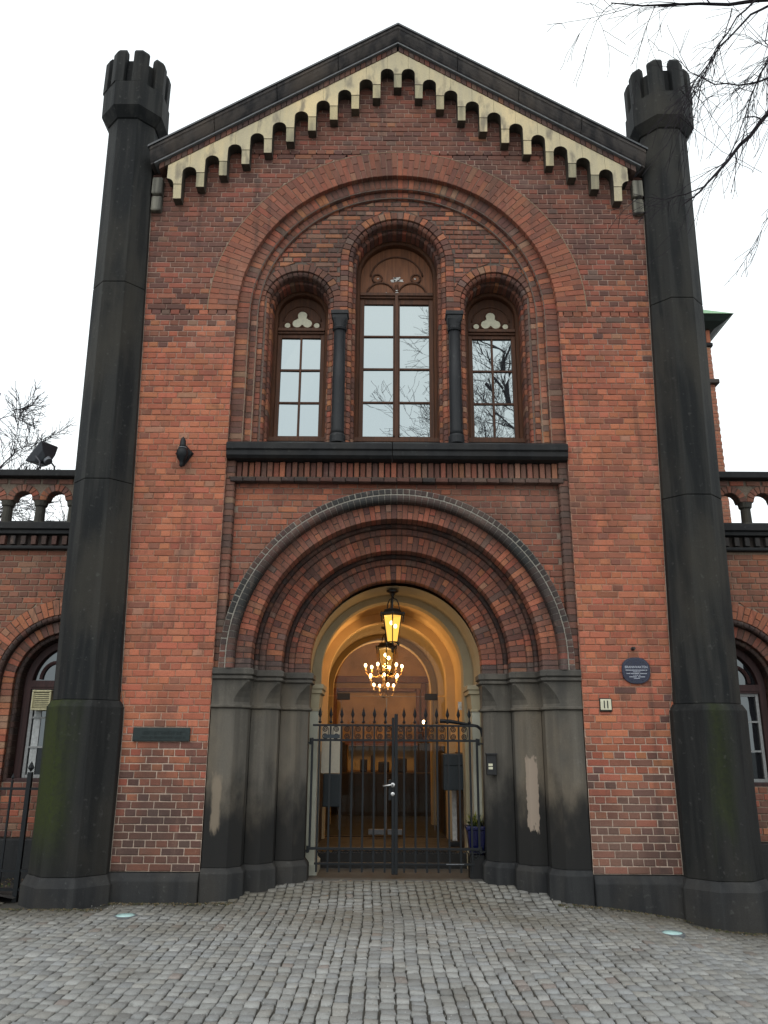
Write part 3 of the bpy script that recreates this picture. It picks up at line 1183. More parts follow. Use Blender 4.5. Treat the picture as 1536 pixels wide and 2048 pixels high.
def make_window(cx, cz, r, z0, zt, rows, centre, label):
    W = empty('window', (cx, 0.55, z0), GH)
    W['label'] = label
    Y = 0.55
    m = MB()
    arch_sweep(m, cx, cz, [(r + 0.012, Y + 0.1), (r + 0.012, Y - 0.02), (r, Y - 0.045), (r - 0.025, Y - 0.05), (r - 0.045, Y - 0.03), (r - 0.05, Y), (r - 0.05, Y + 0.09)], z0 + 0.02, 32)
    m.build('frame', M['wood'], W)
    m = MB()
    m.box(cx - r - 0.02, cx + r + 0.02, Y - 0.10, Y + 0.05, z0 - 0.035, z0 + 0.02)
    m.build('sill', M['wood'], W, bevel=0.006)
    ri = r - 0.05
    m = MB()
    m.box(cx - ri, cx + ri, Y - 0.035, Y + 0.06, zt - 0.02, zt + 0.022)
    m.box(cx - ri, cx + ri, Y - 0.015, Y + 0.06, zt - 0.05, zt - 0.02)
    m.build('transom', M['wood'], W, bevel=0.004)
    # tympanum board
    poly = []
    n = 24
    a_s = math.asin(clamp((zt + 0.02 - cz) / ri, -1, 1)) if zt + 0.02 > cz else 0
    pts = disc(cx, cz, ri, n, a_s, math.pi - a_s)
    if zt + 0.02 < cz: pts = [(cx + ri, zt + 0.02)] + pts + [(cx - ri, zt + 0.02)]
    m = MB()
    m.prism_y(pts, Y + 0.045, Y + 0.075)
    m.build('tympanum_board', M['wood_orange'] if centre else M['wood'], W)
    tr = MB()

    def rim(c0, c1, rad, th=0.014, a0=0, a1=2 * math.pi, n=24):
        ps = [(c0 + rad * math.cos(a0 + (a1 - a0) * i / n), Y + 0.040, c1 + rad * math.sin(a0 + (a1 - a0) * i / n)) for i in range(n + 1)]
        tr.tube(ps, th, 6)
    if centre:
        rim(cx - 0.20, zt + 0.02, 0.185, 0.014, 0, math.pi)
        rim(cx + 0.20, zt + 0.02, 0.185, 0.014, 0, math.pi)
        rim(cx - 0.25, zt + 0.27, 0.06)
        rim(cx + 0.25, zt + 0.27, 0.06)
        rim(cx, zt + 0.25, 0.34, 0.012, 0.15, math.pi - 0.15)
        tr.box(cx - 0.022, cx + 0.022, Y + 0.02, Y + 0.05, zt + 0.02, zt + 0.17)
        # flaking white paint
        fl = MB()
        for (dx, dz, s) in ((0, .235, .05), (-.045, .225, .035), (.05, .225, .04), (-.02, .26, .02), (.03, .265, .018), (-.24, .25, .014), (.24, .25, .014),
                            (-.12, .035, .03), (.10, .03, .03), (.17, .027, .018), (0, .06, .014), (0.003, .03, .02)):
            pp = []
            for i in range(9):
                a = 2 * math.pi * i / 9
                q = s * rng.uniform(0.45, 1.1)
                pp.append((cx + dx + q * math.cos(a) * 1.3, zt + dz + 0.02 + q * math.sin(a) * 0.7))
            fl.prism_y(pp, Y + 0.0415 - (0.03 if abs(dx) < 0.02 and dz < 0.1 else 0), Y + 0.06)
        fl.build('flaked_paint', M['white_paint'], W)
    else:
        cr = MB()
        zc = zt + 0.165
        for (dx, dz, s) in ((0, 0.065, 0.062), (-0.065, -0.035, 0.062), (0.065, -0.035, 0.062)):
            cr.prism_y(disc(cx + dx, zc + dz, s, 18), Y + 0.0405 + 0.0006 * (dx > 0) + 0.0003 * (dz > 0), Y + 0.06)
        cr.prism_y([(cx - .05, zc - .06), (cx + .05, zc - .06), (cx, zc + .09)], Y + 0.0402, Y + 0.06)
        for s in (-1, 1): cr.prism_y(disc(cx + s * 0.185, zt + 0.095, 0.038, 16), Y + 0.0405, Y + 0.06)
        cr.build('trefoil_light', M['enamel'], W)
        for a in (90, 210, 330):
            rim(cx + 0.075 * math.cos(R(a)), zc + 0.075 * math.sin(R(a)) - .005, 0.068, 0.011, R(a - 115), R(a + 115))
        for s in (-1, 1): rim(cx + s * 0.185, zt + 0.095, 0.045, 0.010)
        rim(cx, zt + 0.13, 0.24, 0.010, 0.1, math.pi - 0.1)
    tr.build('tracery', M['wood'], W, smooth=True)
    # sashes
    zb, ztop = z0 + 0.02, zt - 0.05
    st = 0.055 if centre else 0.05
    m = MB()
    m.box(cx - ri, cx - ri + st, Y + 0.005, Y + 0.06, zb, ztop)
    m.box(cx + ri - st, cx + ri, Y + 0.005, Y + 0.06, zb, ztop)
    m.box(cx - ri + st, cx + ri - st, Y + 0.008, Y + 0.06, ztop - (0.075 if centre else 0.05), ztop)
    m.box(cx - ri + st, cx + ri - st, Y + 0.008, Y + 0.06, zb, zb + 0.055)
    mh = 0.042 if centre else 0.013
    m.box(cx - mh, cx + mh, Y + (-0.02 if centre else 0.012), Y + 0.06, zb + 0.055, ztop - 0.05)
    if centre: m.box(cx - 0.022, cx + 0.022, Y - 0.045, Y - 0.02, zb, zt - 0.02)
    m.build('sash', M['wood'], W, bevel=0.004)
    gx = [(cx - ri + st, cx - mh), (cx + mh, cx + ri - st)]
    gz0, gz1 = zb + 0.055, ztop - (0.075 if centre else 0.05)
    mu = MB()
    for (a, b) in gx:
        for k in range(1, rows):
            zz = gz0 + (gz1 - gz0) * k / rows
            mu.box(a, b, Y + 0.014, Y + 0.05, zz - 0.011, zz + 0.011)
    mu.build('glazing_bar', M['wood'], W)
    for (a, b) in gx:
        for k in range(rows):
            za = gz0 + (gz1 - gz0) * k / rows
            zc = gz0 + (gz1 - gz0) * (k + 1) / rows
            p = MB()
            t = [rng.uniform(-0.0022, 0.0022) for _ in range(4)]
            p.add([(a, Y + 0.034 + t[0], za), (b, Y + 0.034 + t[1], za), (b, Y + 0.034 + t[2] - .001, zc), (a, Y + 0.034 + t[3] - .001, zc),
                   (a, Y + 0.04, za), (b, Y + 0.04, za), (b, Y + 0.04, zc), (a, Y + 0.04, zc)],
                  [(0, 1, 2, 3), (7, 6, 5, 4), (0, 4, 5, 1), (1, 5, 6, 2), (2, 6, 7, 3), (3, 7, 4, 0)])
            p.build('pane', M['glass'], W)


make_window(-1.20, 6.72, 0.345, 5.03, 6.53, 3, False, 'narrow arched window with cream trefoil, left of the tall one')
make_window(0.0, 7.30, 0.515, 5.03, 7.04, 4, True, 'tall central arched window with flaking brown tracery')
make_window(1.20, 6.72, 0.345, 5.03, 6.53, 3, False, 'narrow arched window with cream trefoil, reflecting bare branches')
# blocking wall behind the lights
box_part('inner_wall', M['darkwood'], GH, -1.8, 1.8, 0.66, 0.75, 4.6, 8.3)

for s in (-1, 1):
    C = empty('window_column', (s * 0.69, 0.12, 4.86), GH)
    m = MB()
    cx, cy = s * 0.69, 0.13
    m.lathe([(0.082, 4.95), (0.076, 5.0), (0.074, 5.6), (0.069, 6.30)], cx, cy, 20)
    m.build('shaft', M['column_stone'], C, smooth=True)
    m = MB()
    m.lathe([(0.092, 4.845), (0.092, 4.93), (0.084, 4.952)], cx, cy, 20)
    m.build('base', M['column_stone'], C)
    m = MB()

    def sq(h, n=20, p=1.0):
        out = []
        for i in range(n):
            a = 2 * math.pi * (i + 0.5) / n
            c_, s_ = math.cos(a), math.sin(a)
            rr = h / max(abs(c_), abs(s_)) * p + h * (1 - p)
            out.append((cx + rr * c_, cy + rr * s_))
        return out
    m.loft_z([(6.29, sq(0.080, p=0)), (6.315, sq(0.088, p=0)), (6.33, sq(0.080, p=0)), (6.37, sq(0.082, p=0.35)), (6.43, sq(0.089, p=0.9)), (6.47, sq(0.091, p=1))])
    m.build('capital', M['column_stone'], C)
    m = MB()
    m.box(cx - 0.105, cx + 0.105, cy - 0.10, cy + 0.1, 6.475, 6.53)
    m.build('abacus', M['column_stone'], C, bevel=0.008)

# ------------------------------------------------------------------ sill, soldier frieze, string course
for (a, b) in ((-1.925, -0.058), (-0.050, 1.925)):
    m = MB()
    pr = [(0.30, 4.86), (0.08, 4.845), (-0.075, 4.775), (-0.085, 4.765), (-0.085, 4.70), (-0.065, 4.685), (-0.065, 4.63), (-0.03, 4.60), (0.3, 4.60)]
    n = len(pr)
    m.add([(a, y, z) for y, z in pr] + [(b, y, z) for y, z in pr],
          [tuple(range(n)), tuple(reversed(range(n, 2 * n)))] + [(i, i + n, (i + 1) % n + n, (i + 1) % n) for i in range(n)])
    m.build('sill_stone', M['black_stone'], GH, bevel=0.004)
FR = empty('soldier_frieze', (0, 0.1, 4.4), GH)
m = MB()
m.box(-HW, HW, 0.135, 0.3, 4.38, 4.62, (0.10, 0.08, 0.07))
m.build('frieze_mortar', M['mortar'], FR)
sm = MB()
add_brick(sm, -0.028, 0.028, -0.028, 0.028, -0.092, 0.092, 0, (1, 1, 1), depth=0.08, ch=0.004)
smesh = sm.mesh('soldier_brick', M['brick_o'])
nsol = 54
for i in range(nsol):
    xx = -1.90 + 3.80 * (i + 0.5) / nsol
    inst('soldier_brick', smesh, (xx, 0.075 + (0.022 if i % 2 else 0) + rng.uniform(-.003, .003), 4.503), FR, (0, 0, 0),
         (rng.uniform(0.94, 1.06), 1, 1), mixc(pick('tymp' if i % 2 == 0 else 'dark'), pick('arch'), 0.4))
SC = empty('string_course', (0, 0.05, 4.38), GH)
m = MB()
m.box(-1.90, 1.90, 0.06, 0.25, 4.352, 4.402, (0.05, 0.045, 0.04))
m.add([(-1.90, 0.02, 4.398), (1.90, 0.02, 4.398), (1.90, 0.13, 4.412), (-1.90, 0.13, 4.412), (-1.9, 0.03, 4.39), (1.9, 0.03, 4.39)], [(0, 1, 2, 3), (0, 4, 5, 1)], (0.22, 0.20, 0.165))
m.build('string_mortar', M['mortar'], SC)
bm_ = MB()
add_brick(bm_, -0.068, 0.068, -0.068, 0.068, -0.024, 0.024, 0, (1, 1, 1), depth=0.1, ch=0.006)
bmesh_ = bm_.mesh('string_brick', M['brick_o'])
for i in range(26):
    inst('string_brick', bmesh_, (-1.88 + 3.76 * (i + 0.5) / 26, 0.022 + rng.uniform(-.004, .004), 4.372 + rng.uniform(-.002, .002)), SC, (0, 0, 0), (1, 1, 1),
         mixc((0.035, 0.033, 0.033), pick('dark'), rng.random() * 0.45))

# ------------------------------------------------------------------ lower panel
YL = 0.13
PZ = 2.38
LR1 = 1.87
preg = [(2.30, PZ + LR1, lambda z: -1.83, lambda z: -arc(LR1 - 0.004, PZ, z) if z > PZ else -1.87),
        (2.30, PZ + LR1, lambda z: arc(LR1 - 0.004, PZ, z) if z > PZ else 1.87, lambda z: 1.83),
        (PZ + LR1, 4.36, lambda z: -1.83, lambda z: 1.83)]
mo = MB()
sheet(mo, preg, frange(2.30, 4.36, 0.05), YL + 0.008, lambda x, z: (0.25, 0.19, 0.15))
panel = mo.build('portal_panel', M['mortar'], GH)
pb = MB()
lay(pb, preg, 2.28, 4.36, YL, lambda x, z: mixc(pick('arch'), pick('mid'), 0.35), ox=0.0)
jamb_stack(pb, 0, lambda i: [prof_roll(1.83, 1.93, 0.045, 0.2, 0.03)], 2.28, 4.60, lambda x, z: mixc(pick('dark'), (0.12, 0.10, 0.08), 0.3))
pb.build('brick_field', M['brick'], panel, kind='stuff')
for s in (-1, 1):
    mo = MB()
    mo.box(min(s * 1.84, s * 1.94), max(s * 1.84, s * 1.94), 0.055, 0.2, 2.28, 4.6, (0.14, 0.115, 0.09))
    mo.build('panel_edge_mortar', M['mortar'], panel)

# ------------------------------------------------------------------ portal arch
PA_ = empty('portal_arch', (0, 0, PZ), GH)
vmesh = {}


def vous_single(key, mat=None):
    def fn(pf, h, a, col):
        kk = (key, len(pf), round(pf[0][0], 3), round(pf[-1][0], 3), rng.randrange(2))
        if kk not in vmesh:
            mm = MB()
            vv, f = vous_geo(pf, h)
            mm.add(vv, f)
            vmesh[kk] = mm.mesh('voussoir', M['brick_o'])
        inst('voussoir', vmesh[kk], (0, 0, PZ), PA_, (0, a, 0), (1, 1, 1), col)
    return fn


def labelcol(x, z):
    t = clamp(0.78 + fbm(x * 1.5, z * 1.5, 4) * 0.6 - 0.25 * sstep(3.0, 2.4, z))
    return mixc(pick('dark'), (0.040, 0.040, 0.039), clamp(t + 0.1))


def archcol(x, z):
    return mixc(pick('arch'), pick('mid'), 0.25 if rng.random() < 0.5 else 0)


def alt(r0, r1, y0, y1):
    rm = (r0 + r1) / 2
    d = (r1 - r0)
    return lambda k: [prof_plain(r0, r1, y0, y1)] if k % 2 else [prof_plain(r0, rm - 0.004, y0, y1), prof_plain(rm + 0.004, r1, y0, y1)]


ob = MB()
rollcol = lambda x, z: mixc(pick('dark'), pick('arch'), 0.25)  # roll colours carry soot and the shade between the orders
mo = MB()
PM = lambda x, z: (0.075, 0.062, 0.054)
LAB0, LAB1 = prof_bull(1.715, 1.800, -0.050, 0.22), prof_plain(1.804, 1.872, -0.022, 0.16, 0.012)
ring(None, 0, PZ, lambda k: [LAB0], 80, labelcol, 0.008, single=vous_single('label'))
ring(ob, 0, PZ, lambda k: [LAB1], 86, labelcol, 0.009)
arch_sweep(mo, 0, PZ, prof_bull(1.720, 1.797, -0.044, 0.22), 2.27, 84, colfn=lambda x, z: (0.20, 0.185, 0.16))
arch_sweep(mo, 0, PZ, mortar_prof(1.79, 1.870, -0.022, 0.18, 0.006), 2.27, 84, colfn=lambda x, z: (0.30, 0.28, 0.24))
arch_sweep(mo, 0, PZ, [(LR1 - 0.01, 0.115), (LR1 + 0.004, 0.10), (LR1 + 0.028, 0.125), (LR1 + 0.03, 0.14)], 2.30, 72, col=(0.27, 0.24, 0.185))
SMALL = [LAB0, LAB1]


def order(r0, r1, y0, y1, n, key):
    ring(None, 0, PZ, alt(r0, r1, y0, y1), n, archcol, 0.007, single=vous_single(key))
    arch_sweep(mo, 0, PZ, mortar_prof(r0, r1 + 0.012, y0, y1 + 0.04), 2.27, 72, colfn=PM)
    SMALL.append(prof_plain(r0, r1, y0, y1))


def roll(pf, mp, n):
    ring(ob, 0, PZ, lambda k: [pf], n, rollcol, 0.007)
    arch_sweep(mo, 0, PZ, mp, 2.27, 72, colfn=PM)
    SMALL.append(pf)


order(1.545, 1.712, 0.06, 0.32, 84, 'o1')
rc0 = rollcol
rollcol = lambda x, z: mixc(pick('dark'), (0.022, 0.02, 0.02), 0.72)  # near-black bulls: soot plus the groove shadow put into the colour
roll(prof_bull(1.497, 1.548, 0.25, 0.40), mortar_prof(1.497, 1.56, 0.26, 0.46), 80)
rollcol = rc0
roll(prof_roll(1.432, 1.494, 0.32, 0.42, 0.03), mortar_prof(1.432, 1.51, 0.325, 0.48), 76)
order(1.255, 1.428, 0.36, 0.62, 68, 'o2')
rollcol = lambda x, z: mixc(pick('dark'), (0.022, 0.02, 0.02), 0.72)
roll(prof_bull(1.207, 1.258, 0.54, 0.68), mortar_prof(1.207, 1.26, 0.55, 0.74), 66)
rollcol = rc0
roll(prof_roll(1.142, 1.204, 0.60, 0.70, 0.03), mortar_prof(1.142, 1.22, 0.605, 0.76), 62)
order(0.972, 1.138, 0.64, 0.83, 54, 'o3')
for pf in SMALL:
    jamb_stack(ob, 0, lambda i: [pf], 2.27, PZ, lambda x, z: mixc(pick('dark'), (0.09, 0.085, 0.08), 0.5), course=0.055)
ob.build('moulding_bricks', M['brick'], PA_, kind='stuff')
mo.build('arch_mortar', M['mortar'], PA_)

# ------------------------------------------------------------------ portal jambs
ORD = [(1.925, 1.555, 0.02, 0.31), (1.55, 1.272, 0.29, 0.57), (1.267, 0.972, 0.55, 0.80)]
for s in (-1, 1):
    J = empty('portal_jamb', (s * 1.4, 0.3, 0), GH)
    for (xo, xi, yf, yb) in ORD:
        def poly(c, g=0.0, k=0.0, st=1.0):
            # plan of one order: front face, chamfered inner corner, reveal
            p = [(xo, yf - g), (xi + c + k, yf - g), (xi + c * (0.42 + 0.08 * st), yf + c * (0.36 + 0.14 * st) - g), (xi - g, yf + c - g * 0.5), (xi - g, yb + 0.05), (xo, yb + 0.05)]
            p = [(s * x, y) for x, y in p]
            return p if s > 0 else list(reversed(p))
        m = MB()
        m.loft_z([(0.335, poly(0.12)), (1.0, poly(0.12)), (1.862, poly(0.12))])
        m.build('shaft', M['jamb'], J, bevel=0.004)
        m = MB()
        m.loft_z([(1.866, poly(0.12, 0.012)), (1.876, poly(0.12, 0.028)), (1.892, poly(0.12, 0.028)), (1.902, poly(0.12, 0.008)),
                  (1.93, poly(0.14, 0.006, st=1)), (1.98, poly(0.125, 0.006, st=1)), (2.04, poly(0.09, 0.010, st=1)), (2.10, poly(0.04, 0.014, st=1)), (2.135, poly(0.006, 0.018, st=1)), (2.15, poly(0.006, 0.02, st=1))])
        m.build('capital', M['jamb'], J)
        m = MB()
        m.loft_z([(2.152, poly(0.012, 0.022)), (2.165, poly(0.012, 0.045)), (2.19, poly(0.012, 0.045)), (2.196, poly(0.012, 0.03)), (2.212, poly(0.012, 0.055)), (2.262, poly(0.012, 0.055)), (2.275, poly(0.012, 0.03))])
        m.build('abacus', M['jamb'], J)
        m = MB()
        m.loft_z([(-0.1, poly(0.10, 0.045)), (0.285, poly(0.10, 0.04)), (0.333, poly(0.12, 0.004))])
        m.build('plinth_block', M['plinth_stone'], J, bevel=0.006)


def patch(xc, y, zc, wd, h, seed, mt='patch'):
    r2 = random.Random(seed)
    pts = []
    n = 54
    for i in range(n):
        a = 2 * math.pi * i / n
        c_, s_ = math.cos(a), math.sin(a)
        k = 1 / max(abs(c_), abs(s_)) ** 0.8
        pts.append((xc + wd / 2 * c_ * k * r2.uniform(0.82, 1.06) * (1 + 0.18 * s_), zc + h / 2 * s_ * k * r2.uniform(0.84, 1.05)))
    m = MB()
    m.prism_y(pts, y - 0.0025, y + 0.01)
    m.build('repair_patch', M[mt], GH)



# plinth under the brick piers
for s in (-1, 1):
    a, b = sorted((s * 1.93, s * 2.86))
    m = MB()
    pr = [(0.2, -0.3), (-0.065, -0.3), (-0.06, 0.225), (-0.005, 0.292), (0.2, 0.292)]
    n = len(pr)
    m.add([(a, y, z) for y, z in pr] + [(b, y, z) for y, z in pr],
          [tuple(range(n)), tuple(reversed(range(n, 2 * n)))] + [(i, i + n, (i + 1) % n + n, (i + 1) % n) for i in range(n)])
    m.build('plinth', M['plinth_stone'], GH, bevel=0.01)

# ------------------------------------------------------------------ corner shafts
OCT = 1 / math.cos(math.pi / 8)


def octa(cx, cy, a):
    return [(cx + a * OCT * math.cos(math.pi / 8 + math.pi / 4 * i), cy + a * OCT * math.sin(math.pi / 8 + math.pi / 4 * i)) for i in range(8)]


def pillar(s, j1, j2, label, dz=0.0):
    P = empty('corner_shaft', (s * 3.2, 0.06, 0), GH)
    P['label'] = label
    cy = 0.06

    def cxz(z): return s * (3.19 + 0.028 * max(z - 1.5, 0))

    def ap(z): return 0.338 - 0.0065 * (z - 1.9)

    def drum(name, prof, mat, bev=0.006):
        m = MB()
        m.loft_z([(z, octa(cxz(z), cy, a)) for a, z in prof])
        m.build(name, mat, P, bevel=bev)
    drum('plinth', [(0.435, -0.35), (0.43, 0.20), (0.385, 0.285)], M['plinth_stone'])
    drum('base_drum', [(0.380, 0.287), (0.378, 1.0), (0.383, 1.86), (0.345, 1.925)], M['moss_stone'])
    drum('shaft_drum', [(ap(1.93) - .002, 1.928), (ap(j1), j1 - 0.006), (ap(j1) - 0.008, j1)], M['dark_stone'])
    drum('shaft_drum', [(ap(j1) - 0.008, j1 + 0.001), (ap(j1), j1 + 0.008), (ap(j2), j2 - 0.006), (ap(j2) - 0.008, j2)], M['dark_stone'])
    zt = 8.93 + dz
    drum('shaft_drum', [(ap(j2) - 0.008, j2 + 0.001), (ap(j2), j2 + 0.008), (ap(zt), zt)], M['dark_stone'])
    T = 0.385
    drum('turret_corbel', [(ap(zt) - 0.002, zt + 0.001), (ap(zt) + 0.015, zt + 0.01), (T, zt + 0.13)], M['dark_stone'])
    drum('turret_band', [(T, zt + 0.132), (T, zt + 0.50)], M['dark_stone'])
    drum('turret_drum', [(T - 0.085, zt + 0.40), (T - 0.085, zt + 0.90)], M['dark_stone'])
    z0, z1 = zt + 0.495, zt + 1.02
    cx = cxz(z1)
    V = octa(cx, cy, T)
    Vi = octa(cx, cy, T - 0.10)
    Vt = octa(cx, cy, T - 0.03)
    e = 0.34
    for k in range(8):
        def L(A, B, t): return (A[0] + (B[0] - A[0]) * t, A[1] + (B[1] - A[1]) * t)
        a, b = (k - 1) % 8, (k + 1) % 8

        def pl(Vo, t=e): return [L(Vo[k], Vo[a], t), Vo[k], L(Vo[k], Vo[b], t), L(Vi[k], Vi[b], t), Vi[k], L(Vi[k], Vi[a], t)]
        m = MB()
        m.loft_z([(z0, pl(V)), (z1 - 0.055, pl(V)), (z1, pl(Vt, e - 0.02))])
        m.build('merlon', M['dark_stone'], P, bevel=0.008)


pillar(-1, 4.27, 6.72, 'left corner shaft, moss green on its base', 0.13)
pillar(1, 4.13, 6.55, 'right corner shaft, darker base', 0.03)

for s in (-1, 1):
    m = MB()
    zz = frange(0.30, 8.0, 0.22)
    m.tube([(s * (3.19 + 0.028 * max(z - 1.5, 0) - (0.338 - 0.0065 * (z - 1.9) if z > 1.9 else 0.381) - 0.002), -0.004, z) for z in zz],
           [0.0065 * (0.4 + 1.2 * abs(fbm(z * 3, s))) for z in zz], 6, (0.27, 0.22, 0.18))
    m.build('mortar_bead', M['mortar'], GH)

# ------------------------------------------------------------------ gable cornice and corbel table
CZ = 10.55


def rake(name, prof, mat, x1=3.04, x0=0.0, zA=CZ, slope=0.628, nseg=1, gap=0.0, s_list=(-1, 1)):
    for s in s_list:
        for k in range(nseg):
            xa = x0 + (x1 - x0) * k / nseg + (gap if k else 0)
            xb = x0 + (x1 - x0) * (k + 1) / nseg
            n = len(prof)
            m = MB()
            m.add([(s * xa, y, zA - slope * xa + dz) for y, dz in prof] + [(s * xb, y, zA - slope * xb + dz) for y, dz in prof],
                  [tuple(range(n)), tuple(reversed(range(n, 2 * n)))] + [(i, i + n, (i + 1) % n + n, (i + 1) % n) for i in range(n)])
            m.build(name, mat, GH, bevel=0.004 if nseg > 1 else 0)


rake('cornice_stone', [(0.3, -0.028), (-0.285, -0.028), (-0.285, -0.07), (-0.27, -0.08), (-0.255, -0.11), (-0.225, -0.155), (-0.20, -0.185), (-0.185, -0.195), (-0.185, -0.212), (0.3, -0.212)], M['cornice'], nseg=4, gap=0.006, x1=3.07)
rake('cornice_flashing', [(0.32, 0.0), (-0.30, 0.0), (-0.305, -0.032), (-0.287, -0.026), (0.3, -0.026)], M['zinc_dark'], x1=3.09)
rake('cornice_drip', [(0.05, -0.214), (-0.198, -0.214), (-0.202, -0.236), (0.05, -0.240)], M['zinc'], x1=3.02)
# brick strip under the cornice
ck = MB()
for s in (-1, 1):
    n = 44
    for i in range(n):
        xa, xb = 0.01 + 2.96 * i / n + 0.004, 0.01 + 2.96 * (i + 1) / n - 0.004
        za, zb = CZ - 0.628 * xa, CZ - 0.628 * xb
        c = mixc(pick('dark'), (0.045, 0.035, 0.032), 0.5)
        vv = [(s * xa, -0.165, za - 0.322), (s * xb, -0.165, zb - 0.322), (s * xb, -0.165, zb - 0.242), (s * xa, -0.165, za - 0.242)]
        ck.add(vv + [(x, 0.02, z) for x, y, z in vv], [(0, 1, 2, 3), (0, 4, 5, 1), (1, 5, 6, 2), (3, 7, 4, 0), (2, 6, 7, 3)], c)
ck.build('rake_bricks', M['brick'], GH, kind='stuff')

def shade_reveals(o):
    """street faces keep their colour; on reveals and undersides shade is painted in"""
    o.data.materials.append(M['corbel_shade'])
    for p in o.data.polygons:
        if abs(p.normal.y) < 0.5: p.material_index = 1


CT = empty('corbel_table', (0, -0.1, 9.0), GH)
KS, KD, KZ = 0.2725, 0.171, 9.865    # spacing, drop per corbel, top of the middle corbel block
HB = 0.052                            # half width of a block
RA = KS / 2 - HB                      # arch radius
for k in range(-10, 11):
    s = -1 if k < 0 else 1
    ak = abs(k)
    xk = KS * k
    zk = KZ - KD * ak
    ztop = lambda x: CZ - 0.325 - 0.628 * abs(x)
    # pendant piece of the plate: from arch apex on the outer side to arch apex on the inner side
    xo, xi = KS * (ak + 0.5), KS * (ak - 0.5)
    if ak == 0:
        halves = [(1, KS * 0.5)]
    pts = []
    n = 8
    if ak > 0:
        # inner side arch springs at top of the inner corbel (higher): straight edge up, then quarter circle
        zi = zk + KD
        xin = KS * ak - HB
        inner = [(xin, zk)] + [(xi + RA * math.cos(a), zi + RA * 0.95 * math.sin(a)) for a in [math.pi / 2 * q / n for q in range(n + 1)]]
        xout = KS * ak + HB
        outer = [(xo - RA * math.cos(a), zk + RA * 0.95 * math.sin(a)) for a in [math.pi / 2 * q / n for q in range(n + 1)]]
        outer = [(xout, zk)] + outer
        pts = [(x, z) for x, z in outer] + [(xo, ztop(xo)), (xi, ztop(xi))] + [(x, z) for x, z in reversed(inner)]
        pts = [(s * x, z) for x, z in pts]
        if s < 0: pts = list(reversed(pts))
    else:
        o_ = [(HB, zk)] + [(KS * .5 - RA * math.cos(a), zk + RA * 0.95 * math.sin(a)) for a in [math.pi / 2 * q / n for q in range(n + 1)]]
        pts = o_ + [(KS * .5, ztop(KS * .5)), (0, ztop(0)), (-KS * .5, ztop(KS * .5))] + [(-x, z) for x, z in reversed(o_)]
    # keep a hairline joint between neighbours
    mx = sum(p[0] for p in pts) / len(pts)
    pts = [(x + (0.0012 if x < mx else -0.0012), z) for x, z in pts]
    m = MB()
    m.prism_y(pts, -0.155, 0.02)
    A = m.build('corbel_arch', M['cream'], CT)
    shade_reveals(A)
    m = MB()
    hb = HB - 0.002
    m.add([(xk - hb, -0.150, zk - 0.003), (xk + hb, -0.150, zk - 0.003), (xk + hb, 0.02, zk - 0.003), (xk - hb, 0.02, zk - 0.003),
           (xk - hb, -0.125, zk - 0.190), (xk + hb, -0.125, zk - 0.190), (xk + hb, 0.02, zk - 0.195), (xk - hb, 0.02, zk - 0.195)],
          [(3, 2, 1, 0), (4, 5, 6, 7), (0, 1, 5, 4), (1, 2, 6, 5), (2, 3, 7, 6), (3, 0, 4, 7)])
    shade_reveals(m.build('corbel', M['cream_grey'] if rng.random() < 0.55 else M['cream'], CT, bevel=0.004))
for s in (-1, 1):    # broken end stones beside the corner shafts
    m = MB()
    a, b = sorted((s * 2.93, s * 3.06))
    m.box(a, b, -0.10, 0.02, 8.06, 8.30)
    m.box(a, b, -0.07, 0.02, 7.84, 8.05)
    m.build('corbel_stub', M['stub_grey'], CT, bevel=0.02)

# building body behind the facade
m = MB()
for s in (-1, 1):
    m.box(min(s * 3.0, s * 2.9), max(s * 3.0, s * 2.9), 0.10, 9.5, -0.2, 8.25, (0.2, 0.09, 0.07))
m.box(-3.0, 3.0, 9.5, 9.6, -0.2, 8.3, (0.2, 0.09, 0.07))
m.build('side_wall', M['mortar'], GH)
m = MB()
for s in (-1, 1):
    m.add([(0, 0.31, CZ - 0.01), (s * 3.25, 0.31, CZ - 0.01 - 0.628 * 3.25), (s * 3.25, 9.7, CZ - 0.01 - 0.628 * 3.25), (0, 9.7, CZ - 0.01),
           (0, 0.31, CZ - 0.1), (s * 3.25, 0.31, CZ - 0.1 - 0.628 * 3.25), (s * 3.25, 9.7, CZ - 0.1 - 0.628 * 3.25), (0, 9.7, CZ - 0.1)],
          [(0, 1, 2, 3), (4, 7, 6, 5), (0, 4, 5, 1), (1, 5, 6, 2), (2, 6, 7, 3)])
m.build('roof', M['roofslate'], GH)

# ------------------------------------------------------------------ passage
PS = empty('passage', (0, 1.0, 0.15), GH)


def sk(x, y): return x - 0.038 * (y - 0.74)


def tunnel(y0, y1, r, cz, mat, zb, name='vault', n=32):
    m = MB()
    pts = [(-r, zb), (-r, 1.2), (-r, cz)] + [(-r * math.cos(math.pi * i / n), cz + r * math.sin(math.pi * i / n)) for i in range(1, n)] + [(r, cz), (r, 1.2), (r, zb)]
    k = len(pts)
    m.add([(sk(x, y0), y0, z) for x, z in pts] + [(sk(x, y1), y1, z) for x, z in pts], [(i, i + 1, i + 1 + k, i + k) for i in range(k - 1)])
    return m.build(name, mat, PS, smooth=False)


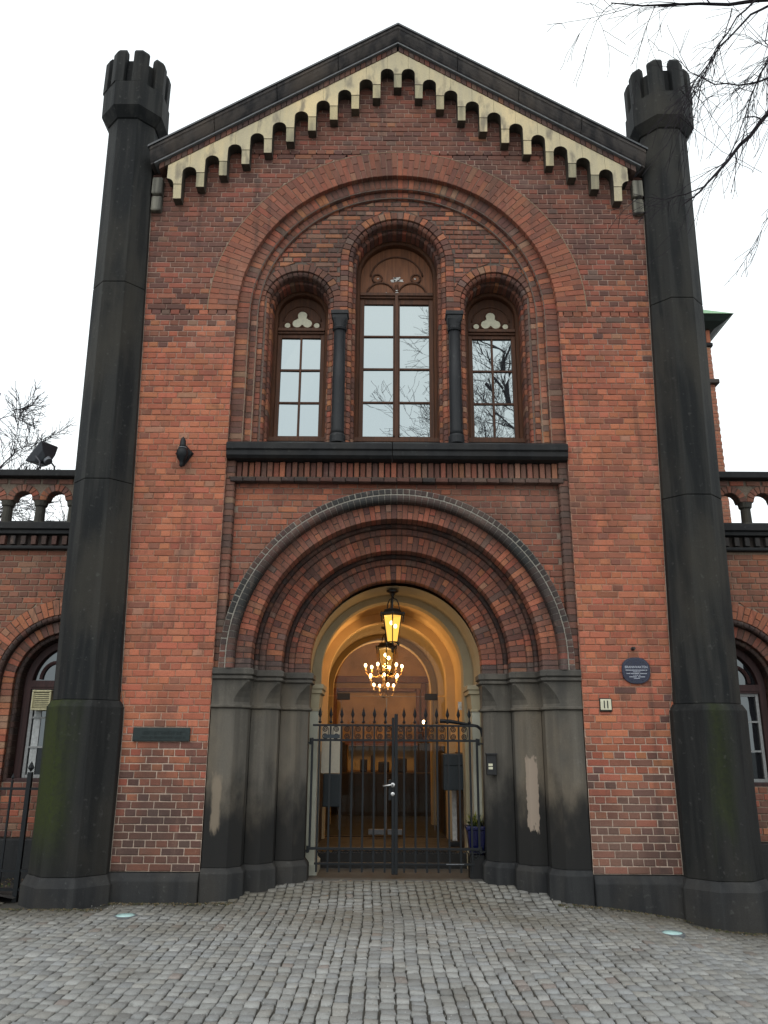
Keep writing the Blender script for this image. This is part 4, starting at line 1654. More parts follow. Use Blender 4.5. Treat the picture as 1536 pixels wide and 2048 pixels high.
def rib(y0, y1, r0, r1, cz0, cz1, zb, mat, name='rib', n=32):
    """arch band with a front face, soffit, and straight legs to zb"""
    m = MB()
    a = [(-r0, zb), (-r0, cz0)] + [(-r0 * math.cos(math.pi * i / n), cz0 + r0 * math.sin(math.pi * i / n)) for i in range(1, n)] + [(r0, cz0), (r0, zb)]
    b = [(-r1, zb), (-r1, cz1)] + [(-r1 * math.cos(math.pi * i / n), cz1 + r1 * math.sin(math.pi * i / n)) for i in range(1, n)] + [(r1, cz1), (r1, zb)]
    k = len(a)
    m.add([(sk(x, y0), y0, z) for x, z in b] + [(sk(x, y0), y0, z) for x, z in a] + [(sk(x, y1), y1, z) for x, z in a] + [(sk(x, y1), y1, z) for x, z in b],
          [(i + q * k, i + 1 + q * k, i + 1 + (q + 1) * k, i + (q + 1) * k) for q in range(3) for i in range(k - 1)])
    return m.build(name, mat, PS)


tunnel(0.82, 1.55, 0.985, 2.33, M['plaster'], 0.1)
rib(1.50, 1.72, 0.875, 1.1, 2.37, 2.33, 0.1, M['plaster'])
tunnel(1.72, 2.95, 0.95, 2.38, M['room'], 0.3)
rib(2.95, 3.25, 0.83, 1.0, 2.38, 2.38, 0.3, M['room'])
tunnel(3.25, 5.0, 0.90, 2.36, M['room'], 0.3)
rib(4.85, 5.10, 0.80, 2.2, 2.38, 2.0, 0.3, M['room'])
for s in (-1, 1):
    a, b = sorted((s * 0.90, s * 0.96))
    box_part('wainscot', M['darkwood'], PS, a - 0.05, b - 0.05, 1.73, 2.94, 0.30, 1.42, 0.008)
    a, b = sorted((s * 0.84, s * 0.93))
    box_part('wainscot', M['darkwood'], PS, a - 0.13, b - 0.13, 3.26, 4.84, 0.30, 1.5, 0.008)
# inner pilasters of the first bay
for s in (-1, 1):
    m = MB()
    a, b = sorted((s * 0.885, s * 1.0))
    m.box(a, b, 1.0, 1.49, 0.10, 1.88)
    m.build('pilaster', M['plaster_grey'], PS, bevel=0.006)
    m = MB()

    def pp(g): 
        p = [(s * (0.885 - g), 1.0 - g), (s * (0.885 - g), 1.49), (s * 1.0, 1.49), (s * 1.0, 1.0 - g)]
        return p if s < 0 else list(reversed(p))
    m.loft_z([(1.881, pp(0.012)), (1.90, pp(0.012)), (1.905, pp(0.0)), (2.07, pp(0.012)), (2.08, pp(0.035)), (2.12, pp(0.035)), (2.13, pp(0.05)), (2.18, pp(0.05))])
    m.build('pilaster_capital', M['plaster'], PS)
    m = MB()
    m.loft_z([(0.1, pp(0.03)), (0.24, pp(0.03)), (0.27, pp(0.004))])
    m.build('pilaster_base', M['plaster_grey'], PS)
m = MB()
m.box(-1.1, 1.1, 0.68, 1.55, -0.1, 0.135)
m.build('threshold', M['thresh'], PS, bevel=0.01)
m = MB()
m.box(-1.1, 1.1, 1.55, 3.2, -0.1, 0.30)
m.build('step', M['floor'], PS, bevel=0.01)
m = MB()
m.box(-2.4, 2.2, 3.2, 8.2, -0.1, 0.31)
m.build('room_floor', M['rubber'], PS)
for (a, b) in ((-0.72, -0.03), (0.05, 0.70)):
    m = MB()
    m.box(a, b, 1.60, 1.85, 0.301, 0.312)
    for i in range(9): m.box(a + (b - a) * i / 9, a + (b - a) * i / 9 + 0.012, 1.60, 1.85, 0.312, 0.325)
    m.build('door_mat', M['rubber'], PS)
# room
m = MB()
m.box(-2.5, 2.3, 8.2, 8.3, 0.2, 4.2)
m.box(-2.5, -2.4, 5.1, 8.2, 0.2, 4.2)
m.box(2.2, 2.3, 5.1, 8.2, 0.2, 4.2)
m.box(-2.5, 2.3, 5.1, 8.3, 4.2, 4.3)
m.box(-2.5, 2.3, 5.02, 5.1, 3.3, 4.3)
m.build('room_wall', M['room_dark'], PS)
for (a, b) in ((-2.5, -1.02), (0.66, 2.3)):
    m = MB()
    m.box(a, b, 5.02, 5.1, 0.2, 4.2)
    m.build('room_wall', M['room'], PS)
# large timber casing on the back wall
F = empty('wall_casing', (-0.27, 8.1, 0.3), PS)
for (a, b, c, d, mt) in ((-1.27, -1.17, 0.3, 2.72, 'redwood'), (-1.15, -1.07, 0.3, 2.62, 'redwood'), (0.53, 0.61, 0.3, 2.62, 'redwood'), (0.63, 0.73, 0.3, 2.72, 'redwood'),
                         (-1.33, 0.79, 2.73, 2.86, 'redwood'), (-1.06, 0.52, 2.55, 2.62, 'redwood')):
    box_part('casing_board', M[mt], F, a, b, 8.08 + 0.02 * (b - a > 1), 8.195, c, d, 0.01)
box_part('mantel_shelf', M['redwood'], PS, -0.86, 0.52, 7.2, 7.5, 1.50, 1.58, 0.01)
box_part('mantel_back', M['room'], PS, -0.80, 0.46, 7.42, 7.5, 1.05, 1.49)
box_part('mantel_jamb', M['darkwood'], PS, -1.6, -0.82, 7.25, 7.6, 0.3, 1.56, 0.01)
box_part('mantel_jamb', M['darkwood'], PS, 0.48, 1.4, 7.25, 7.6, 0.3, 1.56, 0.01)
box_part('counter', M['darkwood'], PS, -0.95, 0.75, 6.6, 7.0, 0.3, 1.03, 0.015)
for (a, b, z) in ((-0.55, -0.42, 1.26), (-0.36, -0.30, 1.33), (-0.22, -0.02, 1.22), (0.1, 0.3, 1.28)):
    box_part('counter_item', M['darkwood'], PS, a, b, 6.7, 6.8, 1.035, z, 0.02)

# frameless glass doors under the second rib
GDY = 3.12
XO = sk(0, GDY)
for (a, b, nm) in ((-0.83, -0.645, 'glass_side_panel'), (-0.64, -0.004, 'glass_door'), (0.004, 0.66, 'glass_door'), (0.665, 0.83, 'glass_side_panel')):
    D_ = box_part(nm, M['door_glass'], PS, XO + a, XO + b, GDY, GDY + 0.01, 0.33, 2.165)
    box_part('glass_edge', M['zinc'], D_, XO + (b if a < 0 else a) - 0.004, XO + (b if a < 0 else a) + 0.003, GDY - 0.004, GDY + 0.012, 0.4, 2.15)
    if nm == 'glass_door':
        e = a if a < 0 else b
        box_part('patch_fitting', M['blackplastic'], D_, XO + e - 0.09 + (0.03 if a < 0 else -0.03), XO + e + 0.09 + (0.03 if a < 0 else -0.03), GDY - 0.03, GDY + 0.04, 2.12, 2.21, 0.004)
        box_part('floor_pivot', M['zinc'], D_, XO + (-0.24 if a < 0 else 0.02), XO + (-0.02 if a < 0 else 0.22), GDY - 0.02, GDY + 0.03, 0.34, 0.41, 0.004)
m = MB()
n = 24
m.prism_y([(XO + 0.825, 2.185)] + [(XO + 0.825 * math.cos(math.pi * i / n), 2.38 + 0.825 * math.sin(math.pi * i / n)) for i in range(n + 1)] + [(XO - 0.825, 2.185)], GDY, GDY + 0.01)
FL = m.build('glass_fanlight', M['door_glass'], PS)
box_part('glass_joint', M['zinc'], FL, XO - 0.6, XO + 0.6, GDY - 0.003, GDY + 0.012, 2.168, 2.178)

# ------------------------------------------------------------------ wings
def wing(s, label):
    """one-storey wing set back from the gatehouse; s = -1 left, +1 right"""
    WY = 0.90
    cxw = 3.84
    Wg = thing('wing_building', label, 'building', (s * 6, WY, 0))
    X0, X1 = 3.0, 9.0
    dzz = 0.0 if s < 0 else 0.03
    wc, wr, zs = cxw, 0.98, 2.17

    def put(a, b): return (a, b) if s > 0 else (-b, -a)

    def mir(f): return (lambda z: f(z)) if s > 0 else (lambda z: -f(z))
    # region outside the window arch
    def out_r(z): return wr if z < zs else arc(wr, zs, z)
    L = [(0.50, zs + wr, lambda z: X0, lambda z: wc - out_r(z)), (0.50, zs + wr, lambda z: wc + out_r(z), lambda z: X1), (zs + wr, 3.74 + dzz, lambda z: X0, lambda z: X1)]
    if s < 0:
        L = [(a, b, (lambda z, g=g: -g(z)), (lambda z, f=f: -f(z))) for a, b, f, g in L]
    mo = MB()
    sheet(mo, L, frange(0.5, 3.74 + dzz, 0.06), WY + 0.008, lambda x, z: (0.27, 0.20, 0.15))
    wl = mo.build('wall', M['mortar'], Wg)
    wb = MB()
    lay(wb, L, 0.50, 3.74 + dzz, WY, lambda x, z: mixc(mixc(pick('pale'), pick('arch'), 0.5), (0.12, 0.085, 0.065), 0.22), ox=0.05, joint=0.011)
    pc = lambda x, z: mixc(pick('pale'), PA, 0.3)
    bc = lambda x, z: mixc(pick('dark'), (0.03, 0.028, 0.028), 0.75)
    C = s * wc
    ring(wb, C, zs, lambda k: [prof_plain(0.80, 0.98, WY - .002, WY + .06)] if k % 2 else [prof_plain(0.80, 0.885, WY - .002, WY + .06), prof_plain(0.893, 0.98, WY - .002, WY + .06)], 40, pc, 0.01)
    jamb_stack(wb, C, lambda i: [prof_plain(0.80, 0.98, WY - .002, WY + .06)], 0.5, zs, pc)
    ring(wb, C, zs, lambda k: [prof_bull(0.735, 0.80, WY - .01, WY + .12)], 36, bc, 0.008)
    jamb_stack(wb, C, lambda i: [prof_bull(0.735, 0.80, WY - .01, WY + .12)], 0.5, zs, bc)
    ring(wb, C, zs, lambda k: [prof_plain(0.60, 0.73, WY + .06, WY + .2)], 30, lambda x, z: pick('arch'), 0.012)
    jamb_stack(wb, C, lambda i: [prof_plain(0.60, 0.73, WY + .06, WY + .2)], 0.5, zs, lambda x, z: pick('pale'))
    ring(wb, C, zs, lambda k: [prof_bull(0.545, 0.60, WY + .10, WY + .3)], 28, bc, 0.008)
    jamb_stack(wb, C, lambda i: [prof_bull(0.545, 0.60, WY + .10, WY + .3)], 1.1, zs, bc)
    mo = MB()
    for (a, b, y0) in ((0.80, 0.985, WY), (0.735, 0.81, WY + 0.01), (0.60, 0.74, WY + .065), (0.545, 0.61, WY + 0.11)):
        arch_sweep(mo, C, zs, mortar_prof(a, b, y0, y0 + 0.2, 0.009), 0.5, 40, col=(0.16, 0.12, 0.095))
    mo.build('arch_mortar', M['mortar'], wl)
    # brick apron under the window
    mo = MB()
    aL = [(0.5, 1.08, lambda z: C - 0.6, lambda z: C + 0.6)]
    sheet(mo, aL, frange(0.5, 1.08, 0.1), WY + 0.108, lambda x, z: (0.22, 0.17, 0.13))
    mo.build('apron', M['mortar'], wl)
    lay(wb, aL, 0.5, 1.08, WY + 0.10, lambda x, z: pick('arch'))
    wb.build('brick_field', M['brick'], wl, kind='stuff')
    # window
    Wn = empty('window', (C, WY + 0.25, 1.1), Wg)
    Y = WY + 0.25
    m = MB()
    arch_sweep(m, C, zs, [(0.56, Y + .1), (0.56, Y), (0.53, Y - .02), (0.46, Y - .01), (0.45, Y + .03), (0.45, Y + .09)], 1.12, 28)
    m.box(C - 0.46, C + 0.46, Y - 0.01, Y + 0.08, zs - 0.055, zs + 0.045)
    m.box(C - 0.46, C + 0.46, Y - 0.02, Y - 0.009, zs - 0.03, zs)
    m.build('frame', M['wood_purple'], Wn)
    box_part('window_sill', M['wood_purple'], Wn, C - 0.60, C + 0.60, Y - 0.14, Y + 0.05, 1.06, 1.12, 0.008)
    m = MB()
    for q in (-1, 1):
        rimp = [(C + q * 0.20 + 0.17 * math.cos(math.pi * i / 14), Y + 0.03, zs + 0.06 + 0.20 * math.sin(math.pi * i / 14)) for i in range(15)]
        m.tube(rimp, 0.022, 6)
    m.tube([(C + 0.10 * math.cos(math.pi * 2 * i / 16), Y + 0.03, zs + 0.33 + 0.09 * math.sin(math.pi * 2 * i / 16)) for i in range(17)], 0.02, 6)
    m.box(C - 0.035, C + 0.035, Y + 0.01, Y + 0.05, zs + 0.04, zs + 0.24)
    m.build('tracery', M['wood_purple'], Wn)
    m = MB()
    n = 20
    m.prism_y([(C + 0.45 * math.cos(math.pi * i / n), zs + 0.04 + 0.43 * math.sin(math.pi * i / n)) for i in range(n + 1)], Y + 0.045, Y + 0.05)
    m.build('pane', M['glass_dark'], Wn)
    m = MB()
    for q in (-1, 1):
        a, b = sorted((C + q * 0.03, C + q * 0.45))
        for (u, v) in ((a, a + 0.035), (b - 0.035, b)):
            m.box(u, v, Y + 0.015, Y + 0.07, 1.12, zs - 0.055)
        for zz in (1.12, 1.45, 1.78, zs - 0.09):
            m.box(a + 0.035, b - 0.035, Y + 0.02, Y + 0.07, zz, zz + (0.035 if zz in (1.12, zs - 0.09) else 0.02))
    m.box(C - 0.03, C + 0.03, Y - 0.005, Y + 0.08, 1.12, zs - 0.055)
    m.build('sash', M['sash_grey'], Wn)
    for q in (-1, 1):
        a, b = sorted((C + q * 0.065, C + q * 0.415))
        for (za, zb) in ((1.155, 1.45), (1.47, 1.78), (1.80, zs - 0.09)):
            box_part('pane', M['glass_dark'], Wn, a, b, Y + 0.045, Y + 0.05, za, zb)
    box_part('curtain', M['curtain'], Wn, C - 0.40, C - 0.32, Y + 0.033, Y + 0.043, 1.16, zs - 0.10)
    # foundation
    a, b = put(X0, X1)
    m = MB()
    m.box(a, b, WY - 0.03, WY + 0.3, -0.2, 0.495)
    m.build('foundation', M['plinth_stone'], Wg, bevel=0.012)
    # cornice with dentils
    d = dzz
    m = MB()
    m.box(a, b, WY - 0.10, WY + 0.4, 3.985 + d, 4.07 + d)
    m.box(a, b, WY - 0.07, WY + 0.4, 3.93 + d, 3.984 + d)
    m.build('cornice', M['black_stone'], Wg, bevel=0.008)
    m = MB()
    m.box(a, b, WY - 0.07, WY + 0.4, 3.742 + d, 3.785 + d)
    m.build('string_course', M['black_stone'], Wg, bevel=0.012)
    m = MB()
    m.box(a, b, WY + 0.02, WY + 0.4, 3.785 + d, 3.93 + d, (0.06, 0.05, 0.045))
    m.build('dentil_bed', M['mortar'], Wg)
    dm = MB()
    add_brick(dm, -0.03, 0.03, -0.03, 0.03, -0.055, 0.055, 0, (1, 1, 1), depth=0.09)
    dme = dm.mesh('dentil', M['brick_o'])
    x = 3.5
    while x < 5.3:
        inst('dentil', dme, (s * x, WY - 0.045, 3.858 + d), Wg, (0, 0, 0), (1, 1, 1), mixc((0.05, 0.045, 0.043), pick('arch'), 0.55 * rng.random()) if s < 0 else (0.04, 0.039, 0.039))
        x += 0.125
    # parapet arcade
    sp = 0.405
    zb, zp = 4.07 + d, 4.375 + d
    x0 = 3.58 if s < 0 else 3.52
    k = 0
    PAR = empty('parapet', (s * 5, WY, zb), Wg)
    pw = MB()
    pmort = MB()
    xcs = []
    while x0 + k * sp < 8.6:
        xcs.append(x0 + k * sp + sp / 2)
        k += 1
    RR = 0.118
    for xc in xcs:
        # spandrel plate with a round opening, built as columns
        n = 12
        up = 4.655 + d
        for i in range(n):
            t0, t1 = -1 + 2 * i / n, -1 + 2 * (i + 1) / n
            xa, xb = xc + RR * t0, xc + RR * t1
            za, zc_ = zp + RR * math.sqrt(max(0, 1 - t0 * t0)), zp + RR * math.sqrt(max(0, 1 - t1 * t1))
            q = [(s * xa, za), (s * xb, zc_), (s * xb, up), (s * xa, up)]
            if s < 0: q = [q[1], q[0], q[3], q[2]]
            pmort.prism_y(q, WY + 0.012, WY + 0.15, (0.13, 0.10, 0.08))
        for (xa, xb) in ((xc - sp / 2, xc - RR), (xc + RR, xc + sp / 2)):
            a2, b2 = put(xa, xb)
            pmort.box(a2, b2, WY + 0.012, WY + 0.15, zp, up, (0.17, 0.135, 0.105))
        
        ring(pw, s * xc, zp, lambda k: [prof_plain(RR, 0.205, WY, WY + 0.14)], 9, lambda x, z: pick('arch'), 0.012)
        for (u) in (-1, 1):
            add_brick(pw, s * xc + u * 0.1 - 0.085, s * xc + u * 0.1 + 0.085, s * xc + u * 0.1 - 0.085, s * xc + u * 0.1 + 0.085, 4.585 + d, 4.645 + d, WY - 0.001, pick('dark'))
    pw.build('brick_field', M['brick'], PAR, kind='stuff')
    pmort.build('arcade_wall', M['mortar'], PAR)
    a2, b2 = put(x0, x0 + k * sp)
    box_part('arcade_kerb', M['black_stone'], PAR, a2, b2, WY + 0.04, WY + 0.15, zb, zb + 0.05)
    for xc in xcs[:7]:
        xq = s * (xc - sp / 2)
        m = MB()
        m.lathe([(0.075, zb + 0.002), (0.075, zb + 0.03), (0.062, zb + 0.05), (0.058, zp - 0.075), (0.075, zp - 0.06), (0.085, zp - 0.002)], xq, WY + 0.075, 14)
        m.build('colonnette', M['cream_grey'] if False else M['column_small'], PAR, smooth=False)
    a, b = put(X0, X1)
    m = MB()
    m.box(a, b, WY - 0.09, WY + 0.24, 4.66 + d, 4.745 + d)
    m.build('coping', M['black_stone'], PAR, bevel=0.01)
    # body behind
    m = MB()
    a, b = put(3.05, 9.0)
    m.box(a, b, WY + 0.35, WY + 6, -0.2, 3.95)
    m.build('body', M['roofslate'], Wg)
    return Wg


M['sash_grey'] = plain('grey_white_sash', (0.30, 0.31, 0.31), 0.6)
M['column_small'] = stonemat('grey_colonnette_stone', (0.062, 0.06, 0.05), (0.035, 0.035, 0.032), 0.8)[0]
wing(-1, 'low brick wing with arcaded parapet, left of the gatehouse')
wing(1, 'low brick wing with arcaded parapet, right of the gatehouse')

# ------------------------------------------------------------------ far tower
TW = thing('stair_tower', 'tall slim brick tower with green copper roof behind the right wing', 'tower', (5.2, 6.8, 0))
TX0, TX1, TY = 3.9, 6.42, 6.0
m = MB()
m.box(TX0, TX1 - 0.008, TY + 0.008, TY + 2.4, 0, 9.25, (0.36, 0.27, 0.20))
tw = m.build('wall', M['mortar'], TW)
tb = MB()
tl = [(4.4, 9.25, lambda z: 4.9, lambda z: TX1)]
lay(tb, tl, 4.4, 9.25, TY, lambda x, z: mixc(pick('mid'), PF, 0.25), ox=0.07)
# bricks on the side that faces right
sb = MB()
for i in range(int((9.25 - 4.4) / 0.076)):
    z0 = 4.4 + i * 0.076 + 0.005
    for k in range(20):
        y0 = TY + k * 0.12 + (0.06 if i % 2 else 0)
        sb.box(TX1 - 0.02, TX1, y0 + 0.005, y0 + 0.115, z0, z0 + 0.066, mixc(pick('mid'), PF, 0.25))
tb.v += []
tb.build('brick_field', M['brick'], tw, kind='stuff')
sb.build('brick_return', M['brick'], tw, kind='stuff')
box_part('string_course', M['darkwood'], TW, TX0, TX1 + 0.07, TY - 0.07, TY + 2.4, 8.42, 8.52, 0.02)
box_part('frieze', M['black_stone'], TW, TX0, TX1 + 0.04, TY - 0.04, TY + 2.4, 9.25, 9.33, 0.02)
dm = MB()
add_brick(dm, -0.04, 0.04, -0.04, 0.04, -0.14, 0.14, 0, (1, 1, 1), depth=0.1)
dme = dm.mesh('dentil', M['brick_o'])
for i in range(6): inst('dentil', dme, (6.38 - i * 0.19, TY - 0.03, 9.47), TW, color=pick('mid'))
box_part('upper_wall', M['wood_purple'], TW, TX0, TX1 - 0.02, TY + 0.02, TY + 2.4, 9.33, 9.62)
m = MB()
m.loft_z([(9.61, [(TX0 - .1, TY - .08), (TX1 + .08, TY - .08), (TX1 + .08, TY + 2.5), (TX0 - .1, TY + 2.5)]),
          (9.70, [(TX0 - .1, TY - .25), (TX1 + .25, TY - .25), (TX1 + .25, TY + 2.65), (TX0 - .1, TY + 2.65)]),
          (9.80, [(TX0 - .1, TY - .34), (TX1 + .36, TY - .34), (TX1 + .36, TY + 2.75), (TX0 - .1, TY + 2.75)])])
m.build('eave', M['darkgreen'], TW)
m = MB()
m.loft_z([(9.802, [(TX0 - .1, TY - .36), (TX1 + .38, TY - .36), (TX1 + .38, TY + 2.77), (TX0 - .1, TY + 2.77)]),
          (10.12, [(TX0, TY + .05), (TX1 - .02, TY + .05), (TX1 - .02, TY + 2.3), (TX0, TY + 2.3)]),
          (11.3, [(5.0, TY + 1.1), (5.3, TY + 1.1), (5.3, TY + 1.4), (5.0, TY + 1.4)])])
m.build('roof', M['copper_green'], TW)

# ------------------------------------------------------------------ iron gate
GY = 0.755


def diamond(m, x, y, z0, h, wd):
    zm = z0 + h * 0.38
    ring_ = [(x + wd / 2, y), (x, y + wd / 3.5), (x - wd / 2, y), (x, y - wd / 3.5)]
    m.add([(p[0], p[1], zm) for p in ring_] + [(x, y, z0), (x, y, z0 + h)],
          [(0, 1, 5), (1, 2, 5), (2, 3, 5), (3, 0, 5), (1, 0, 4), (2, 1, 4), (3, 2, 4), (0, 3, 4)])


finial_m = MB()
diamond(finial_m, 0, 0, 0.035, 0.135, 0.042)
finial_m.lathe([(0.008, -0.01), (0.018, 0.0), (0.018, 0.012), (0.009, 0.02), (0.006, 0.05)], 0, 0, 8)
finial_me = finial_m.mesh('finial', M['iron'])
bar_m = MB()
bar_m.box(-0.010, 0.010, -0.010, 0.010, 0, 1.0)
bar_me = bar_m.mesh('bar', M['iron'])


def spiral(cx, y, cz, r, dirn, up):
    pts = []
    n = 26
    for i in range(n + 1):
        t = i / n
        a = dirn * t * 3.9 * math.pi
        rr = r * (1 - 0.86 * t)
        pts.append((cx + rr * math.cos(a) * -dirn, y, cz + up * rr * math.sin(abs(a))))
    return pts


scroll_m = MB()
for u in (-1, 1):
    scroll_m.tube([(p[0], p[1], p[2]) for p in spiral(0, 0, u * 0.036, 0.034, 1, u)], 0.0055, 5)
scroll_m.tube([(-0.034, 0, -0.04), (-0.036, 0, 0), (-0.034, 0, 0.04)], 0.0042, 5)
scroll_me = scroll_m.mesh('scroll', M['iron'], True)
frill_m = MB()
frill_m.tube([(-0.055 + 0.11 * i / 8, 0, -0.006 - 0.028 * abs(math.sin(2 * math.pi * i / 8))) for i in range(9)], 0.006, 5)
frill_me = frill_m.mesh('frill', M['iron'])


def gate_leaf(s, label):
    G = thing('gate_leaf', label, 'gate', (s * 0.90, GY, 0.15), 'iron gate leaves of the portal')
    sp = 0.122
    xs = [-0.01 + s * (0.062 + sp * (k + 0.35)) for k in range(7)]
    xe = -0.01 + s * 0.915
    ctr = -0.01 + s * 0.032
    for x in xs:
        inst('bar', bar_me, (x, GY, 0.20), G, scale=(1, 1, 1.52))
        inst('finial', finial_me, (x, GY, 1.745), G)
    for (z, h, d) in ((1.715, 0.022, 0.016), (1.555, 0.024, 0.016), (0.435, 0.026, 0.017), (0.285, 0.022, 0.014)):
        a, b = sorted((ctr, xe if z > 0.4 else -0.01 + s * 0.86))
        box_part('rail', M['iron'], G, a, b, GY - d, GY + d, z - h / 2, z + h / 2, 0.002)
    allx = [ctr] + xs
    for k in range(len(allx) - 1):
        inst('scroll', scroll_me, ((allx[k] + allx[k + 1]) / 2, GY, 1.635), G, scale=(1 if k % 2 else -1, 1, 1))
        inst('frill', frill_me, ((allx[k] + allx[k + 1]) / 2, GY, 0.42), G)
    # hanging stile and hinge arms
    inst('stile', bar_me, (xe, GY, 0.42), G, scale=(1.2, 1.2, 1.16))
    for z in (1.545, 0.43):
        hz = MB()
        hz.box(min(xe, xe + s * 0.075), max(xe, xe + s * 0.075), GY - 0.012, GY + 0.012, z - 0.03, z - 0.012)
        hz.lathe([(0.014, z - 0.04), (0.014, z + 0.03)], xe + s * 0.02, GY, 8)
        hz.build('hinge', M['iron'], G)
    if s < 0:
        box_part('lock_stile', M['iron'], G, -0.042, -0.014, GY - 0.022, GY + 0.022, 0.18, 1.80, 0.004)
        h = MB()
        h.lathe([(0.024, 0), (0.024, 0.008), (0.010, 0.012), (0.010, 0.03)], 0, 0, 14)
        rose = inst('handle_rose', h.mesh('handle_rose', M['steel']), (-0.03, GY - 0.023, 1.085), G, (R(90), 0, 0))
        h = MB()
        h.tube([(-0.03, GY - 0.05, 1.085), (-0.05, GY - 0.055, 1.086), (-0.14, GY - 0.055, 1.075)], 0.011, 8)
        h.build('handle', M['steel'], G, smooth=True)
        h = MB()
        h.lathe([(0.021, 0), (0.021, 0.012), (0.012, 0.016)], 0, 0, 14)
        inst('lock_cylinder', h.mesh('lock_cylinder', M['steel']), (-0.03, GY - 0.023, 0.99), G, (R(90), 0, 0))
        box_part('lock_plate', M['iron'], G, -0.075, -0.042, GY - 0.018, GY + 0.018, 0.93, 1.14, 0.003)
        box_part('name_strip', M['mailbox'], G, -0.80, -0.62, GY - 0.022, GY - 0.017, 1.575, 1.615)
    else:
        box_part('meeting_stile', M['iron'], G, -0.012, 0.026, GY - 0.018, GY + 0.018, 0.18, 1.84, 0.004)
        c = MB()     # closer arm along the top rail
        c.tube([(0.50, GY + 0.05, 1.77), (0.62, GY + 0.05, 1.765), (0.80, GY + 0.05, 1.735), (0.92, GY + 0.05, 1.715), (0.965, GY + 0.05, 1.68), (0.975, GY + 0.05, 1.60)], [0.022, 0.022, 0.016, 0.016, 0.02, 0.012], 8)
        c.build('closer_arm', M['iron'], G)
        c = MB()
        c.tube([(p[0] * 1.4 + 0.86, GY, p[2] * 1.4 + 0.37) for p in spiral(0, 0, 0, 0.04, 1, 1)], 0.006, 5)
        c.build('bottom_scroll', M['iron'], G, smooth=True)
        for (x, z, h_) in ((xs[4], 0.20, 0.08), (xs[5], 0.20, 0.07), (xs[4], 0.30, 0.05), (xs[5], 0.31, 0.08)):
            box_part('bare_paint_chip', M['zinc'], G, x - 0.0055, x + 0.004, GY - 0.0095, GY - 0.008, z, z + h_ * 0.6)
        box_part('bare_paint_chip', M['zinc'], G, xs[4] - 0.04, xs[5] + 0.03, GY - 0.0155, GY - 0.0138, 0.281, 0.290)


gate_leaf(-1, 'left leaf of the black wrought iron gate, with steel handle')
gate_leaf(1, 'right leaf of the black wrought iron gate, with closer arm')

# ------------------------------------------------------------------ lantern in the portal
def point(name, loc, power, col, rad, parent):
    l = bpy.data.lights.new(name, 'POINT')
    l.energy = power
    l.color = col
    l.shadow_soft_size = rad
    o = bpy.data.objects.new(name, l)
    COL.objects.link(o)
    o.location = loc
    setparent(o, parent)


